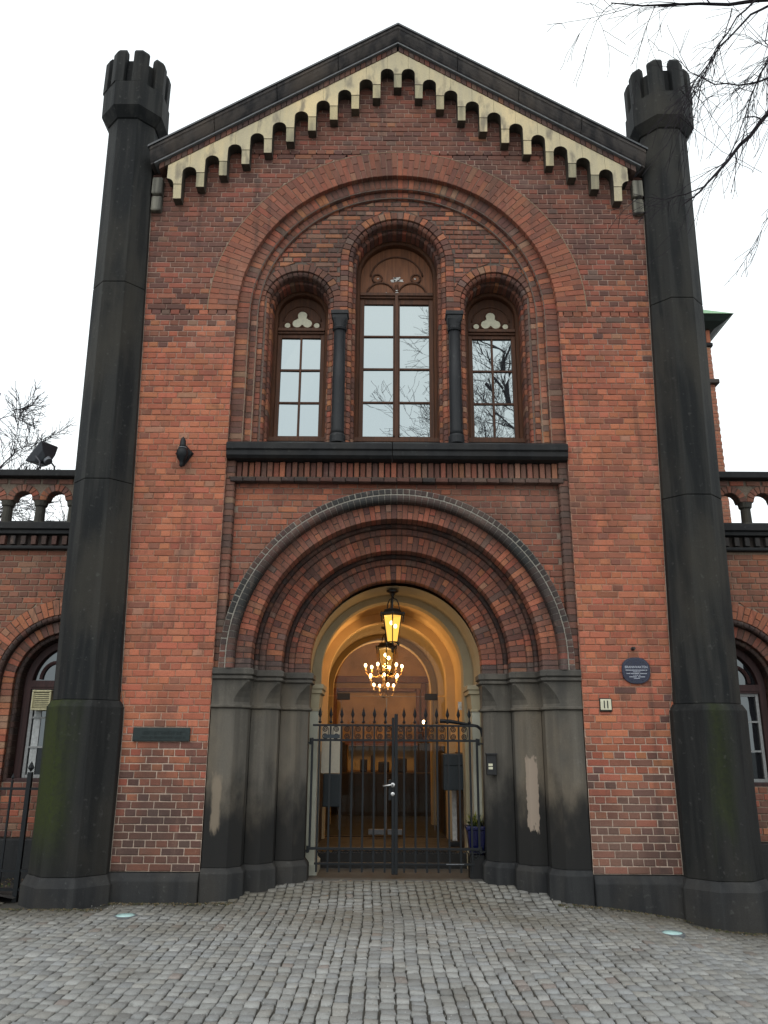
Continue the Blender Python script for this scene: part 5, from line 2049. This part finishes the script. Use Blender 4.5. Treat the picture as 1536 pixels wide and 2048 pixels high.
def lantern(LX, LY, dz, label, power, glass='lampglass', drop=0.0):
    LN = thing('lantern', label, 'lantern', (LX, LY, 2.57 + dz), 'hanging lanterns of the passage')
    made = set(bpy.data.objects.keys())
    m = MB()
    m.lathe([(0.075, 3.295), (0.07, 3.275), (0.03, 3.255), (0.014, 3.22), (0.022, 3.20), (0.010, 3.19), (0.010, 3.04)], LX, LY, 12)
    if drop: m.lathe([(0.008, 3.29), (0.008, 3.29 + drop)], LX, LY, 8)
    m.build('hanger', M['lantern_iron'], LN)
    m = MB()
    for k in range(3):
        a = math.pi * 2 * k / 3 + 0.3
        c, s = math.cos(a), math.sin(a)
        m.tube([(LX + r * c, LY + r * s, z) for r, z in ((0.012, 3.20), (0.05, 3.19), (0.078, 3.14), (0.09, 3.06), (0.105, 3.03))], 0.007, 6)
    m.build('bow', M['lantern_iron'], LN, smooth=True)
    m = MB()
    hexr = lambda r: [(LX + r * math.cos(math.pi / 3 * i + math.pi / 6), LY + r * math.sin(math.pi / 3 * i + math.pi / 6)) for i in range(6)]
    m.loft_z([(2.985, hexr(0.128)), (3.00, hexr(0.15)), (3.018, hexr(0.15)), (3.03, hexr(0.125)), (3.06, hexr(0.105)), (3.075, hexr(0.06))])
    for i in range(6):
        x, y = hexr(0.152)[i]
        m.ball((x, y, 3.012), 0.018, 8, 5)
        m.tube([(x, y, 2.99), ((x + LX) / 2 + (x - LX) * 0.47, (y + LY) / 2 + (y - LY) * 0.47, 2.93)], 0.008, 5)
    m.build('crown', M['lantern_iron'], LN)
    m = MB()
    t6, b6 = hexr(0.122), hexr(0.070)
    for i in range(6):
        m.tube([(t6[i][0], t6[i][1], 2.99), (b6[i][0], b6[i][1], 2.675)], 0.0065, 5)
        j = (i + 1) % 6
        m.tube([(b6[i][0], b6[i][1], 2.675), (b6[j][0], b6[j][1], 2.675)], 0.007, 5)
        m.tube([(b6[i][0], b6[i][1], 2.675), (LX + (b6[i][0] - LX) * 0.7, LY + (b6[i][1] - LY) * 0.7, 2.62), (LX, LY, 2.605)], 0.006, 5)
        m.ball((b6[i][0] + (b6[i][0] - LX) * 0.18, b6[i][1] + (b6[i][1] - LY) * 0.18, 2.655), 0.014, 7, 5, sz=1.4)
    m.lathe([(0.018, 2.615), (0.022, 2.60), (0.010, 2.585), (0.016, 2.57), (0.004, 2.55)], LX, LY, 8)
    m.build('cage', M['lantern_iron'], LN)
    for i in range(6):
        j = (i + 1) % 6
        p = MB()
        p.add([(t6[i][0], t6[i][1], 2.985), (t6[j][0], t6[j][1], 2.985), (b6[j][0], b6[j][1], 2.68), (b6[i][0], b6[i][1], 2.68)], [(0, 1, 2, 3)])
        p.build('pane', M[glass], LN)
    for (dx, bz) in ((-0.014, 2.905), (0.035, 2.865)):
        m = MB()
        m.ball((LX + dx, LY - 0.01, bz), 0.020, 10, 7, sz=1.3)
        m.build('bulb', M['bulb'], LN, smooth=True)
    point('lantern_light', (LX, LY, 2.84), power, (1.0, 0.55, 0.20), 0.05, LN)
    for k in bpy.data.objects.keys():
        if k not in made: bpy.data.objects[k].location.z += dz


lantern(-0.035, 1.02, 0.0, 'lit hexagonal iron lantern hanging at the front of the portal vault', 4.5)
lantern(-0.10, 2.70, -0.20, 'added lit lantern deeper in the vault, where the front one mirrors in the glass', 42.0, 'lampglass_clear', 0.24)  # added lamp at the mirror image of the front lantern, brightens the vault

# ------------------------------------------------------------------ chandelier in the room
CX_, CY_ = -0.13, 5.9
CH = thing('chandelier', 'lit brass candle chandelier with three tiers hanging in the hall', 'chandelier', (CX_, CY_, 2.35))
m = MB()
m.lathe([(0.02, 2.30), (0.05, 2.34), (0.02, 2.38), (0.03, 2.42), (0.075, 2.47), (0.03, 2.52), (0.018, 2.58), (0.04, 2.63), (0.018, 2.68), (0.035, 2.76), (0.015, 2.84), (0.02, 2.95), (0.008, 3.0), (0.008, 4.2)], CX_, CY_, 12)
m.build('stem', M['gilt'], CH, smooth=True)
for (n, r, z, off) in ((6, 0.33, 2.76, 0.2), (6, 0.27, 2.58, 0.55), (4, 0.19, 2.42, 0.4)):
    for k in range(n):
        a = off + 2 * math.pi * k / n
        c, s = math.cos(a), math.sin(a)
        A = MB()
        A.tube([(CX_ + q * c, CY_ + q * s, zz) for q, zz in ((0.02, z - 0.04), (r * 0.4, z - 0.10), (r * 0.8, z - 0.09), (r, z - 0.03), (r, z))], 0.008, 6)
        A.lathe([(0.03, z), (0.034, z + 0.008), (0.012, z + 0.014)], CX_ + r * c, CY_ + r * s, 8)
        arm = A.build('arm', M['gilt'], CH, smooth=True)
        A = MB()
        A.lathe([(0.010, z + 0.012), (0.010, z + 0.075)], CX_ + r * c, CY_ + r * s, 8)
        A.build('candle_tube', M['candle'], arm)
        A = MB()
        A.ball((CX_ + r * c, CY_ + r * s, z + 0.10), 0.024, 8, 6, sz=1.4)
        A.build('bulb', M['bulb'], arm, smooth=True)
point('chandelier_light', (CX_, CY_, 2.92), 80.0, (1.0, 0.52, 0.19), 0.25, CH)

WS = thing('wall_sconce', 'small lit wall lamp beside the casing in the hall', 'lamp', (0.66, 7.1, 1.7))
m = MB()
m.tube([(0.72, 7.24, 1.66), (0.66, 7.15, 1.62), (0.63, 7.1, 1.70), (0.63, 7.1, 1.86)], 0.012, 6)
m.lathe([(0.03, 1.86), (0.034, 1.87), (0.012, 1.88)], 0.63, 7.1, 8)
m.build('bracket', M['gilt'], WS)
m = MB()
m.ball((0.63, 7.1, 1.93), 0.028, 10, 7, sz=1.3)
m.build('bulb', M['bulb'], WS, smooth=True)
point('sconce_light', (0.63, 7.0, 1.95), 6.0, (1.0, 0.55, 0.22), 0.04, WS)

# ------------------------------------------------------------------ passage furniture
def plain_thing(o, label, cat, group=None):
    return tagp(o, label, cat, group)


MBX = thing('letter_box', 'dark blue letter box cabinet on the right passage wall', 'letter box', (0.72, 1.9, 1.0))
box_part('body', M['mailbox'], MBX, 0.60, 0.885, 1.76, 2.1, 0.98, 1.41, 0.01)
box_part('flap', M['mailbox'], MBX, 0.61, 0.875, 1.745, 1.76, 1.27, 1.40, 0.006)
NB = thing('notice_board', 'pale notice board panel on the left passage wall', 'notice board', (-0.78, 1.9, 1.2))
box_part('board', M['paper'], NB, -0.90, -0.67, 1.80, 1.83, 1.17, 1.75, 0.004)
box_part('cabinet', M['mailbox'], NB, -0.87, -0.66, 1.79, 2.05, 0.78, 1.165, 0.01)
m = MB()
m.box(0.855, 0.875, 1.44, 1.49, 1.93, 2.05)
TH = thing('thermostat', 'small white wall control above the gate, right', 'switch', (0.86, 1.74, 1.95))
box_part('plate', M['white_paint'], TH, 0.795, 0.80 + 0.055, 1.735, 1.75, 1.93, 2.03, 0.004)
box_part('dial', M['paper'], TH, 0.81, 0.84, 1.728, 1.735, 1.96, 1.99, 0.002)
WB = thing('standing_banner', 'narrow white panel standing behind the gate at right', 'panel', (0.83, 2.2, 0.3))
box_part('sheet', M['white_paint'], WB, 0.74, 0.80, 2.25, 2.28, 0.36, 0.96, 0.004)
box_part('foot', M['blackplastic'], WB, 0.70, 0.84, 2.2, 2.34, 0.305, 0.355, 0.004)

IC = thing('intercom', 'black intercom box with two lit name labels on the right jamb', 'intercom', (1.03, 0.5, 1.2))
box_part('housing', M['blackplastic'], IC, 0.975, 1.085, 0.495, 0.555, 1.20, 1.42, 0.008)
box_part('hood', M['blackplastic'], IC, 0.968, 1.092, 0.465, 0.555, 1.41, 1.428, 0.004)
for z in (1.262, 1.296): box_part('name_label', M['enamel'], IC, 0.995, 1.04, 0.4915, 0.496, z, z + 0.024)

FP = thing('flower_pot', 'cobalt blue glazed pot standing right of the gate', 'pot', (0.885, 0.895, 0.14))
m = MB()
pcx, pcy = 0.885, 0.895
sqp = lambda h: [(pcx - h, pcy - h), (pcx + h, pcy - h), (pcx + h, pcy + h), (pcx - h, pcy + h)]
m = MB()
m.loft_z([(0.375, sqp(0.072)), (0.62, sqp(0.10)), (0.625, sqp(0.113)), (0.66, sqp(0.115)), (0.662, sqp(0.095)), (0.63, sqp(0.09))])
m.build('body', M['pot'], FP, bevel=0.012)
m = MB()
m.loft_z([(0.12, sqp(0.085)), (0.372, sqp(0.085))])
m.build('stand', M['blackplastic'], FP, bevel=0.01)
PL = thing('potted_plant', 'small yellow-green plant growing in the blue pot', 'plant', (pcx, pcy, 0.64))
for nm, mt, cnt in (('leaves', 'leafg', 70), ('pale_leaves', 'leafy', 55)):
    m = MB()
    for i in range(cnt):
        a = rng.uniform(0, 6.28)
        el = rng.uniform(0.5, 1.45)
        ln = rng.uniform(0.06, 0.21) * (1.0 if nm == 'leaves' else 1.15)
        d = Vector((math.cos(a) * math.cos(el), math.sin(a) * math.cos(el), math.sin(el)))
        b = Vector((pcx, pcy, 0.635)) + Vector((rng.uniform(-.05, .05), rng.uniform(-.05, .05), 0))
        sd_ = d.cross(Vector((0, 0, 1))).normalized() * rng.uniform(0.005, 0.011)
        mid = b + d * ln * 0.6 + Vector((0, 0, 0.01))
        tip = b + d * ln - Vector((0, 0, ln * 0.15))
        m.add([tuple(b), tuple(mid - sd_), tuple(tip), tuple(mid + sd_)], [(0, 1, 2, 3)])
    m.build(nm, M[mt], PL)

# ------------------------------------------------------------------ signs on the facade
BP = thing('blue_plaque', 'round navy blue plaque lettered BRANNVAKTEN on the right pier', 'plaque', (2.51, -0.01, 2.27))


def blob(r, flat=0.92, n=40):
    out = []
    for i in range(n):
        a = 2 * math.pi * i / n
        c, s = math.cos(a), math.sin(a)
        k = 1 / (abs(c) ** 2.5 + abs(s) ** 2.5) ** (1 / 2.5)
        out.append((2.505 + r * c * k, 2.268 + r * flat * s * k))
    return out


m = MB(); m.prism_y(blob(0.148), -0.022, 0.0); m.build('rim', M['navy'], BP, bevel=0.004)
m = MB(); m.prism_y(blob(0.133), -0.0235, -0.0215); m.build('border_line', M['navy_rim'], BP)
m = MB(); m.prism_y(blob(0.129), -0.025, -0.0225); m.build('face', M['navy'], BP)


def text(body, x, y, z, size, mat, parent, name='lettering', depth=0.001, sx=1.0):
    cu = bpy.data.curves.new(name, 'FONT')
    cu.body = body
    cu.size = size
    cu.align_x = 'CENTER'
    cu.align_y = 'CENTER'
    cu.extrude = depth
    cu.materials.append(mat)
    tmp = bpy.data.objects.new(name, cu)
    COL.objects.link(tmp)
    me = bpy.data.meshes.new_from_object(tmp.evaluated_get(bpy.context.evaluated_depsgraph_get()))
    bpy.data.objects.remove(tmp)
    o = bpy.data.objects.new(name, me)
    COL.objects.link(o)
    o.location = (x, y, z)
    o.rotation_euler = (R(90), 0, 0)
    o.scale = (sx, 1, 1)
    setparent(o, parent)
    return o


text('BRANNVAKTEN', 2.505, -0.0265, 2.303, 0.034, M['lettering'], BP, sx=0.98)
dl = MB()    # the small lines are too fine to read in the photograph: rows of letter strokes
for (z, hw, h) in ((2.272, 0.112, 0.009), (2.254, 0.036, 0.007), (2.237, 0.105, 0.008), (2.220, 0.036, 0.007), (2.203, 0.085, 0.008), (2.188, 0.032, 0.007)):
    x = 2.505 - hw
    while x < 2.505 + hw:
        wl = rng.uniform(0.003, 0.006)
        if rng.random() > 0.08: dl.box(x, x + wl, -0.0262, -0.0248, z - h / 2, z + h / 2)
        x += wl + 0.0022
dl.build('small_print', M['lettering'], BP)
BR = thing('plaque_fixing', 'rusty iron stub in the wall above the blue plaque', 'fixing', (2.49, 0, 2.48))
m = MB()
m.lathe([(0.018, 0), (0.022, 0.01), (0.012, 0.02), (0.010, 0.05), (0.018, 0.055), (0.014, 0.065)], 0, 0, 8)
inst('stub', m.mesh('stub', M['lantern_iron']), (2.49, 0.0, 2.495), BR, (R(90), 0, 0))

NS = thing('house_number_sign', 'small square enamel sign with the number 11', 'sign', (2.163, -0.01, 1.91))
box_part('frame', M['enamel_black'], NS, 2.098, 2.230, -0.016, 0.0, 1.848, 1.985, 0.012)
box_part('face', M['enamel'], NS, 2.108, 2.220, -0.0215, -0.014, 1.866, 1.975, 0.008)
for dx in (-0.017, 0.017):
    box_part('numeral', M['enamel_black'], NS, 2.164 + dx - 0.006, 2.164 + dx + 0.005, -0.0235, -0.0205, 1.882, 1.960)

MP = thing('bronze_plaque', 'long dark bronze plaque with raised lettering on the left pier', 'plaque', (-2.405, -0.01, 1.6))
box_part('plate', M['bronze'], MP, -2.70, -2.115, -0.022, 0.0, 1.527, 1.665, 0.006)
lt = MB()
for row, (z0, h, hw) in enumerate(((1.612, 0.034, 0.20), (1.566, 0.024, 0.22))):
    x = -2.40 - hw
    while x < -2.40 + hw:
        wl = rng.uniform(0.010, 0.022)
        q = rng.random()
        lt.box(x, x + 0.005, -0.027, -0.0215, z0 - h / 2, z0 + h / 2)
        if q < 0.6: lt.box(x + wl - 0.004, x + wl, -0.027, -0.0215, z0 - h / 2, z0 + h / 2)
        if q > 0.3: lt.box(x + 0.005, x + wl - 0.004, -0.027, -0.0215, z0 + h / 2 - 0.006, z0 + h / 2 - 0.001)
        x += wl + 0.008
lt.build('raised_lettering', M['bronze'], MP)

# old bracket lamp on the left pier
OB = thing('wall_bracket', 'black cast iron bell-shaped wall fitting high on the left pier', 'wall fitting', (-2.41, -0.1, 4.6))
bx, by = -2.405, -0.11
m = MB()
m.add([(-2.51, -0.004, 4.66), (-2.405, -0.004, 4.77), (-2.30, -0.004, 4.66), (-2.405, -0.004, 4.50), (-2.49, -0.03, 4.66), (-2.405, -0.03, 4.75), (-2.32, -0.03, 4.66), (-2.405, -0.03, 4.53)],
      [(4, 5, 6, 7), (0, 1, 5, 4), (1, 2, 6, 5), (2, 3, 7, 6), (3, 0, 4, 7)])
m.build('back_plate', M['iron'], OB)
m = MB()
m.lathe([(0.008, 4.46), (0.022, 4.475), (0.020, 4.50), (0.026, 4.53), (0.055, 4.57), (0.066, 4.62), (0.060, 4.655), (0.045, 4.68)], bx, by, 14)
m.build('bell', M['iron'], OB, smooth=True)
m = MB()
m.lathe([(0.047, 4.681), (0.049, 4.692), (0.044, 4.694)], bx, by, 14)
m.build('collar', M['zinc'], OB)
m = MB()
m.lathe([(0.042, 4.695), (0.034, 4.72), (0.032, 4.77), (0.02, 4.80), (0.004, 4.82)], bx, by, 14)
m.tube([(bx, by, 4.72), (bx, -0.02, 4.70)], 0.016, 8)
m.build('cap', M['iron'], OB, smooth=True)

# ------------------------------------------------------------------ ground uplights
for (x, y, lab) in ((-2.42, -0.68, 'round glass ground light left of the portal'), (2.33, -0.98, 'round glass ground light right of the portal')):
    z = gz(x, y)
    U = thing('ground_light', lab, 'ground light', (x, y, z), 'ground lights set in the setts')
    m = MB()
    m.lathe([(0.105, z - 0.05), (0.105, z + 0.007), (0.098, z + 0.010), (0.085, z + 0.010), (0.083, z + 0.006)], x, y, 28)
    m.build('rim', M['zinc'], U, smooth=False)
    m = MB()
    m.lathe([(0.083, z - 0.01), (0.083, z + 0.010), (0.06, z + 0.016), (0.001, z + 0.020)], x, y, 28)
    m.build('lens', M['uplight_glass'], U, smooth=True)

# ------------------------------------------------------------------ iron fence left of the gatehouse
FN = thing('iron_fence', 'black iron railing with spear tops at the far left', 'fence', (-5.5, 0.0, 0.0))
FY = 0.02
m = MB()
m.box(-3.735, -3.69, FY - 0.022, FY + 0.022, -0.05, 1.22)
P0 = m.build('post', M['iron'], FN, bevel=0.004)
m = MB(); diamond(m, -3.712, FY, 1.22, 0.11, 0.07); m.build('post_tip', M['iron'], P0)
for z in (1.06, 0.30, 0.13):
    box_part('rail', M['iron'], FN, -8.5, -3.60, FY - 0.012, FY + 0.012, z - 0.012, z + 0.012)
spike = MB()
spike.box(-0.009, 0.009, -0.009, 0.009, 0.1, 1.14)
diamond(spike, 0, 0, 1.14, 0.07, 0.034)
spk = spike.mesh('picket', M['iron'])
for i in range(14):
    inst('picket', spk, (-3.885 - 0.16 * i, FY, 0.0), FN)
# litter of dead leaves and stems in the bed
DL = MB()
for i in range(420):
    x, y = rng.uniform(-5.2, -3.72), rng.uniform(0.0, 0.85)
    z = 0.10 + 0.04 * fbm(x * 4, y * 4) + rng.uniform(0, 0.02)
    a = rng.uniform(0, 6.28)
    l = rng.uniform(0.012, 0.035)
    g = rng.choice(((0.10, 0.065, 0.035), (0.16, 0.12, 0.07), (0.05, 0.035, 0.025), (0.06, 0.09, 0.03)))
    DL.add([(x, y, z), (x + l * math.cos(a) * .5 - l * .3 * math.sin(a), y + l * math.sin(a) * .5, z + rng.uniform(0, .02)), (x + l * math.cos(a), y + l * math.sin(a), z + rng.uniform(0, .012)),
            (x + l * math.cos(a) * .5 + l * .3 * math.sin(a), y + l * math.sin(a) * .5, z)], [(0, 1, 2, 3)], g)
dlo = DL.build('leaf_litter', attrmat('dead_leaf', 0.9, 0.2), None)
tagp(dlo, 'scattered dead leaves on the soil bed behind the railing', 'leaves', kind='stuff')

# yellowed grille in the left wing window
AG = thing('window_grille', 'yellowed square ventilator grille in the left wing window', 'grille', (-4.13, 1.1, 1.9))
gx0, gx1, gz0_, gz1_ = -4.245, -4.02, 1.87, 2.10
m = MB()
for (a, b, c, d) in ((gx0, gx1, gz1_ - 0.022, gz1_), (gx0, gx1, gz0_, gz0_ + 0.022), (gx0, gx0 + 0.022, gz0_ + .022, gz1_ - .022), (gx1 - 0.022, gx1, gz0_ + .022, gz1_ - .022)):
    m.box(a, b, 1.06, 1.15, c, d)
m.build('frame', M['ac'], AG, bevel=0.008)
box_part('back', M['darkwood'], AG, gx0 + 0.02, gx1 - 0.02, 1.12, 1.14, gz0_ + 0.02, gz1_ - 0.02)
for i in range(9):
    z = gz0_ + 0.032 + i * 0.0215
    box_part('louvre', M['ac'], AG, gx0 + 0.022, gx1 - 0.022, 1.07, 1.09, z, z + 0.012)

# floodlight on the left parapet
FLD = thing('floodlight', 'grey floodlight tilted on the coping of the left wing', 'floodlight', (-4.52, 1.0, 4.75))
base = Vector((-4.50, 1.0, 4.745))
mt = Matrix.Translation((-4.44, 0.97, 4.97)) @ Matrix.Rotation(R(-28), 4, 'Z') @ Matrix.Rotation(R(48), 4, 'Y')
m = MB()
wv = []
for (x, hy, hz) in ((-0.07, 0.13, 0.17), (-0.05, 0.13, 0.17), (0.035, 0.10, 0.10), (0.10, 0.055, 0.055)):
    wv += [tuple(mt @ Vector((x, -hy, -hz))), tuple(mt @ Vector((x, hy, -hz))), tuple(mt @ Vector((x, hy, hz))), tuple(mt @ Vector((x, -hy, hz)))]
m.add(wv, [(0, 3, 2, 1)] + [(k * 4 + i, k * 4 + (i + 1) % 4, (k + 1) * 4 + (i + 1) % 4, (k + 1) * 4 + i) for k in range(3) for i in range(4)] + [(12, 13, 14, 15)])
m.build('housing', M['flood'] if 'flood' in M else plain('grey_floodlight', (0.05, 0.055, 0.065), 0.5, 0.2), FLD, bevel=0.01)
m = MB()
q = [mt @ Vector((0.05 + 0.16 * i, 0, 0.03)) for i in range(2)]
m.tube([tuple(mt @ Vector((0.03, 0.0, 0.02))), tuple(mt @ Vector((0.14, 0.0, 0.02)))], 0.05, 14)
m.build('gear_box', plain('pale_grey_metal', (0.16, 0.17, 0.19), 0.5, 0.2), FLD)
m = MB()
for sy in (-0.11, 0.11):
    c = mt @ Vector((0.02, sy, -0.02))
    m.tube([tuple(c), (c.x + 0.06, c.y, c.z - 0.07), (c.x + 0.07, c.y, 4.80), (c.x + 0.02, c.y, 4.745)], 0.012, 6)
m.build('bracket', plain('grey_bracket', (0.07, 0.07, 0.08), 0.5, 0.3), FLD, smooth=True)

# ------------------------------------------------------------------ bare trees
def limb(mb, p, d, ln, r0, lvl, rr, droop, spread, minr, maxlvl, kids, gn=0.12):
    n = 5 if lvl < 2 else 4
    pts, rad = [p.copy()], [r0]
    q, dd = p.copy(), d.normalized()
    for i in range(n):
        dd = (dd + Vector((rr.uniform(-1, 1), rr.uniform(-1, 1), rr.uniform(-1, 1))) * gn + Vector((0, 0, -droop * (0.4 + lvl * 0.35)))).normalized()
        q = q + dd * (ln / n)
        pts.append(q.copy())
        rad.append(max(minr, r0 * (1 - 0.62 * (i + 1) / n)))
    mb.tube(pts, rad, 7 if lvl == 0 else (5 if lvl < 3 else 3), cap=False)
    if lvl >= maxlvl: return
    k = kids[min(lvl, len(kids) - 1)]
    for j in range(k):
        t = rr.uniform(0.28, 1.0) if j else 1.0
        idx = min(int(t * n), n - 1)
        f = t * n - idx
        b = pts[idx].lerp(pts[idx + 1], min(f, 1))
        base_d = (pts[idx + 1] - pts[idx]).normalized()
        ax = Vector((rr.uniform(-1, 1), rr.uniform(-1, 1), rr.uniform(-1, 1)))
        side = base_d.cross(ax)
        if side.length < 1e-3: continue
        side.normalize()
        an = rr.uniform(0.35, 1.0) * spread if j else rr.uniform(0, 0.3)
        nd_ = base_d * math.cos(an) + side * math.sin(an) + Vector((0, 0, 0.12 - droop))
        limb(mb, b, nd_, ln * rr.uniform(0.5, 0.74), max(minr, rad[min(idx + 1, n)] * rr.uniform(0.5, 0.75)), lvl + 1, rr, droop, spread, minr, maxlvl, kids, gn * 1.2)


def tree(name, label, base, h, r, seed, kids=(6, 5, 5, 4, 3), maxlvl=5, minr=0.01, droop=0.0, spread=0.9, nl=11, reach=0.42, z_from=0.3):
    rr = random.Random(seed)
    T = thing(name, label, 'tree', base)
    m = MB()
    p = Vector(base)
    pts, rad = [], []
    n = 9
    q = p.copy()
    for i in range(n + 1):
        t = i / n
        pts.append(q.copy())
        rad.append(max(minr * 2, r * (1 - 0.85 * t) * (1.25 if i == 0 else 1)))
        q = q + Vector((rr.uniform(-.1, .1) * h * 0.12, rr.uniform(-.1, .1) * h * 0.12, h / n))
    m.tube(pts, rad, 10, cap=False)
    m.build('trunk', M['bark'], T, smooth=True)
    m = MB()
    for j in range(nl):
        t = z_from + (1 - z_from) * (j + rr.random() * 0.6) / nl
        t = min(t, 0.98)
        idx = min(int(t * n), n - 1)
        b = pts[idx].lerp(pts[idx + 1], t * n - idx)
        a = j * 2.4 + rr.uniform(-.4, .4)
        el = rr.uniform(0.35, 0.85)
        d = Vector((math.cos(a) * math.cos(el), math.sin(a) * math.cos(el), math.sin(el)))
        limb(m, b, d, h * reach * (1.1 - 0.55 * t), rad[idx] * 0.55, 1, rr, droop, spread, minr, maxlvl, kids)
    m.build('crown', M['bark'], T)
    return T


tree('bare_tree', 'bare leafless tree standing behind the left wing', (-12.3, 14.5, -0.2), 12.3, 0.17, 11, kids=(5, 5, 4, 4, 3), maxlvl=5, minr=0.008, nl=13, reach=0.17)
tree('bare_tree', 'lower bare tree seen through the left parapet openings', (-9.6, 16.5, -0.2), 8.7, 0.13, 37, kids=(5, 4, 4, 3, 3), maxlvl=4, minr=0.008, nl=12, reach=0.26)
tree('bare_tree', 'bare leafless tree mirrored in the right-hand upper window panes', (5.5, -22.0, -0.2), 21.0, 0.30, 23, kids=(5, 5, 4, 4, 3), maxlvl=5, minr=0.0075, nl=16, reach=0.215, spread=1.0, z_from=0.42)

# birch at the right whose boughs hang into the picture
BT = thing('birch_tree', 'bare birch whose drooping twigs hang in at upper right', 'tree', (6.6, -3.6, -0.2))
m = MB()
m.tube([(6.6, -3.6, -0.2), (6.55, -3.6, 2.0), (6.4, -3.55, 4.5), (6.3, -3.5, 7.0), (6.35, -3.4, 9.5), (6.3, -3.4, 12.5)], [0.24, 0.20, 0.17, 0.13, 0.09, 0.03], 12, cap=False)
m.build('trunk', M['bark'], BT, smooth=True)
cb = MB()
br = random.Random(5)


def bough(pts, rad, subs, ln, droop=0.03, lvl=3, maxl=4, gn=0.15, minr=0.0024):
    P = [Vector(p) for p in pts]
    # refine with a little kinking
    fine = [P[0]]
    for a, b in zip(P[:-1], P[1:]):
        for t in (0.34, 0.67, 1.0):
            w_ = Vector((br.uniform(-1, 1), br.uniform(-1, 1), br.uniform(-1, 1))) * (b - a).length * 0.03
            fine.append(a.lerp(b, t) + (w_ if t < 1 else Vector()))
    n = len(fine)
    rads = [rad[0] + (rad[1] - rad[0]) * i / (n - 1) for i in range(n)]
    cb.tube(fine, rads, 6, cap=False)
    for k in range(subs):
        i = br.randrange(n // 5, n - 1)
        b = fine[i].lerp(fine[i + 1], br.random())
        base_d = (fine[i + 1] - fine[i]).normalized()
        d = base_d * br.uniform(0.2, 0.9) + Vector((br.uniform(-0.7, 0.4), br.uniform(-0.5, 0.5), br.uniform(-0.9, 0.35)))
        limb(cb, b, d, ln * br.uniform(0.5, 1.2), max(minr * 1.6, rads[i] * 0.42), lvl, br, droop, 0.9, minr, maxl, (3, 3, 3, 3, 2), gn)


bough([(6.35, -3.5, 6.0), (5.2, -3.3, 7.0), (4.2, -3.1, 7.65), (3.35, -3.0, 7.86), (2.62, -3.0, 7.80), (1.85, -2.95, 7.86)], (0.04, 0.005), 14, 0.70, lvl=2, maxl=4)
bough([(6.35, -3.5, 7.6), (5.0, -3.2, 7.75), (3.9, -3.0, 7.4), (3.07, -3.0, 6.63), (2.79, -3.0, 6.30), (2.60, -3.0, 6.06), (2.41, -3.0, 5.84), (2.26, -2.98, 5.72)], (0.030, 0.0042), 12, 0.42, lvl=3, maxl=4)
bough([(2.47, -3.0, 5.90), (2.30, -2.98, 5.83), (2.12, -2.95, 5.80), (1.90, -2.93, 5.87)], (0.006, 0.0018), 6, 0.22, lvl=3, maxl=4)
bough([(3.35, -3.0, 7.86), (3.04, -3.02, 7.66), (2.74, -3.0, 7.33), (2.43, -3.0, 6.86), (2.30, -3.0, 6.55)], (0.012, 0.002), 16, 0.5, lvl=3, maxl=4)
bough([(3.15, -3.05, 7.84), (2.90, -3.05, 7.60), (2.60, -3.05, 7.10), (2.42, -3.05, 6.75)], (0.010, 0.002), 12, 0.45, lvl=3, maxl=4)
bough([(3.6, -2.95, 7.8), (3.25, -2.95, 7.35), (3.02, -2.95, 6.95), (2.86, -2.95, 6.55), (2.70, -2.95, 6.20)], (0.012, 0.002), 14, 0.45, lvl=3, maxl=4)
bough([(3.9, -3.0, 7.4), (3.3, -3.0, 7.05), (2.95, -3.0, 6.93), (2.65, -3.0, 6.92), (2.45, -3.0, 7.05), (2.35, -3.0, 7.25)], (0.011, 0.002), 10, 0.35, lvl=3, maxl=4)
bough([(3.5, -2.9, 6.3), (3.2, -2.9, 6.0), (2.95, -2.9, 5.6), (2.8, -2.9, 5.3)], (0.004, 0.0018), 5, 0.25, lvl=3, maxl=4)
for q in range(6):
    x0 = br.uniform(2.6, 3.7)
    z0 = 7.84 + br.uniform(-0.1, 0.05)
    dx, dz = br.uniform(-0.75, 0.05), br.uniform(-1.2, -0.5)
    bough([(x0, -3.0, z0), (x0 + dx * 0.35, -3.0 + br.uniform(-.2, .2), z0 + dz * 0.4), (x0 + dx * 0.75, -3.0 + br.uniform(-.3, .3), z0 + dz * 0.75), (x0 + dx, -3.0 + br.uniform(-.3, .3), z0 + dz)],
          (0.006, 0.0018), 9, 0.38, lvl=3, maxl=4)
for j in range(9):   # the rest of the crown, outside the picture
    a = R(-80 + j * 30)
    z = 5.5 + j * 0.7
    bough([(6.35, -3.5, z), (6.35 + 1.2 * math.cos(a), -3.5 + 1.2 * math.sin(a), z + 0.7), (6.35 + 2.2 * math.cos(a), -3.5 + 2.2 * math.sin(a), z + 0.8)], (0.045, 0.008), 12, 0.8, lvl=2, maxl=4, minr=0.003)
cb.build('crown', M['bark'], BT)
bd = MB()      # buds and catkins hanging along the twigs
vsx = [v for v in cb.v if 1.6 < v[0] < 4.2 and v[2] > 5.0]
for i in range(420):
    x, y, z = br.choice(vsx)
    l = br.uniform(0.008, 0.022)
    r_ = br.uniform(0.0022, 0.0042)
    bd.add([(x, y, z + 0.003), (x - r_, y, z - l * .4), (x, y - r_, z - l * .4), (x + r_, y, z - l * .4), (x, y + r_, z - l * .4), (x + br.uniform(-.004, .004), y, z - l)],
           [(0, 1, 2), (0, 2, 3), (0, 3, 4), (0, 4, 1), (5, 2, 1), (5, 3, 2), (5, 4, 3), (5, 1, 4)])
bd.build('catkins', M['bark'], BT, kind='stuff')
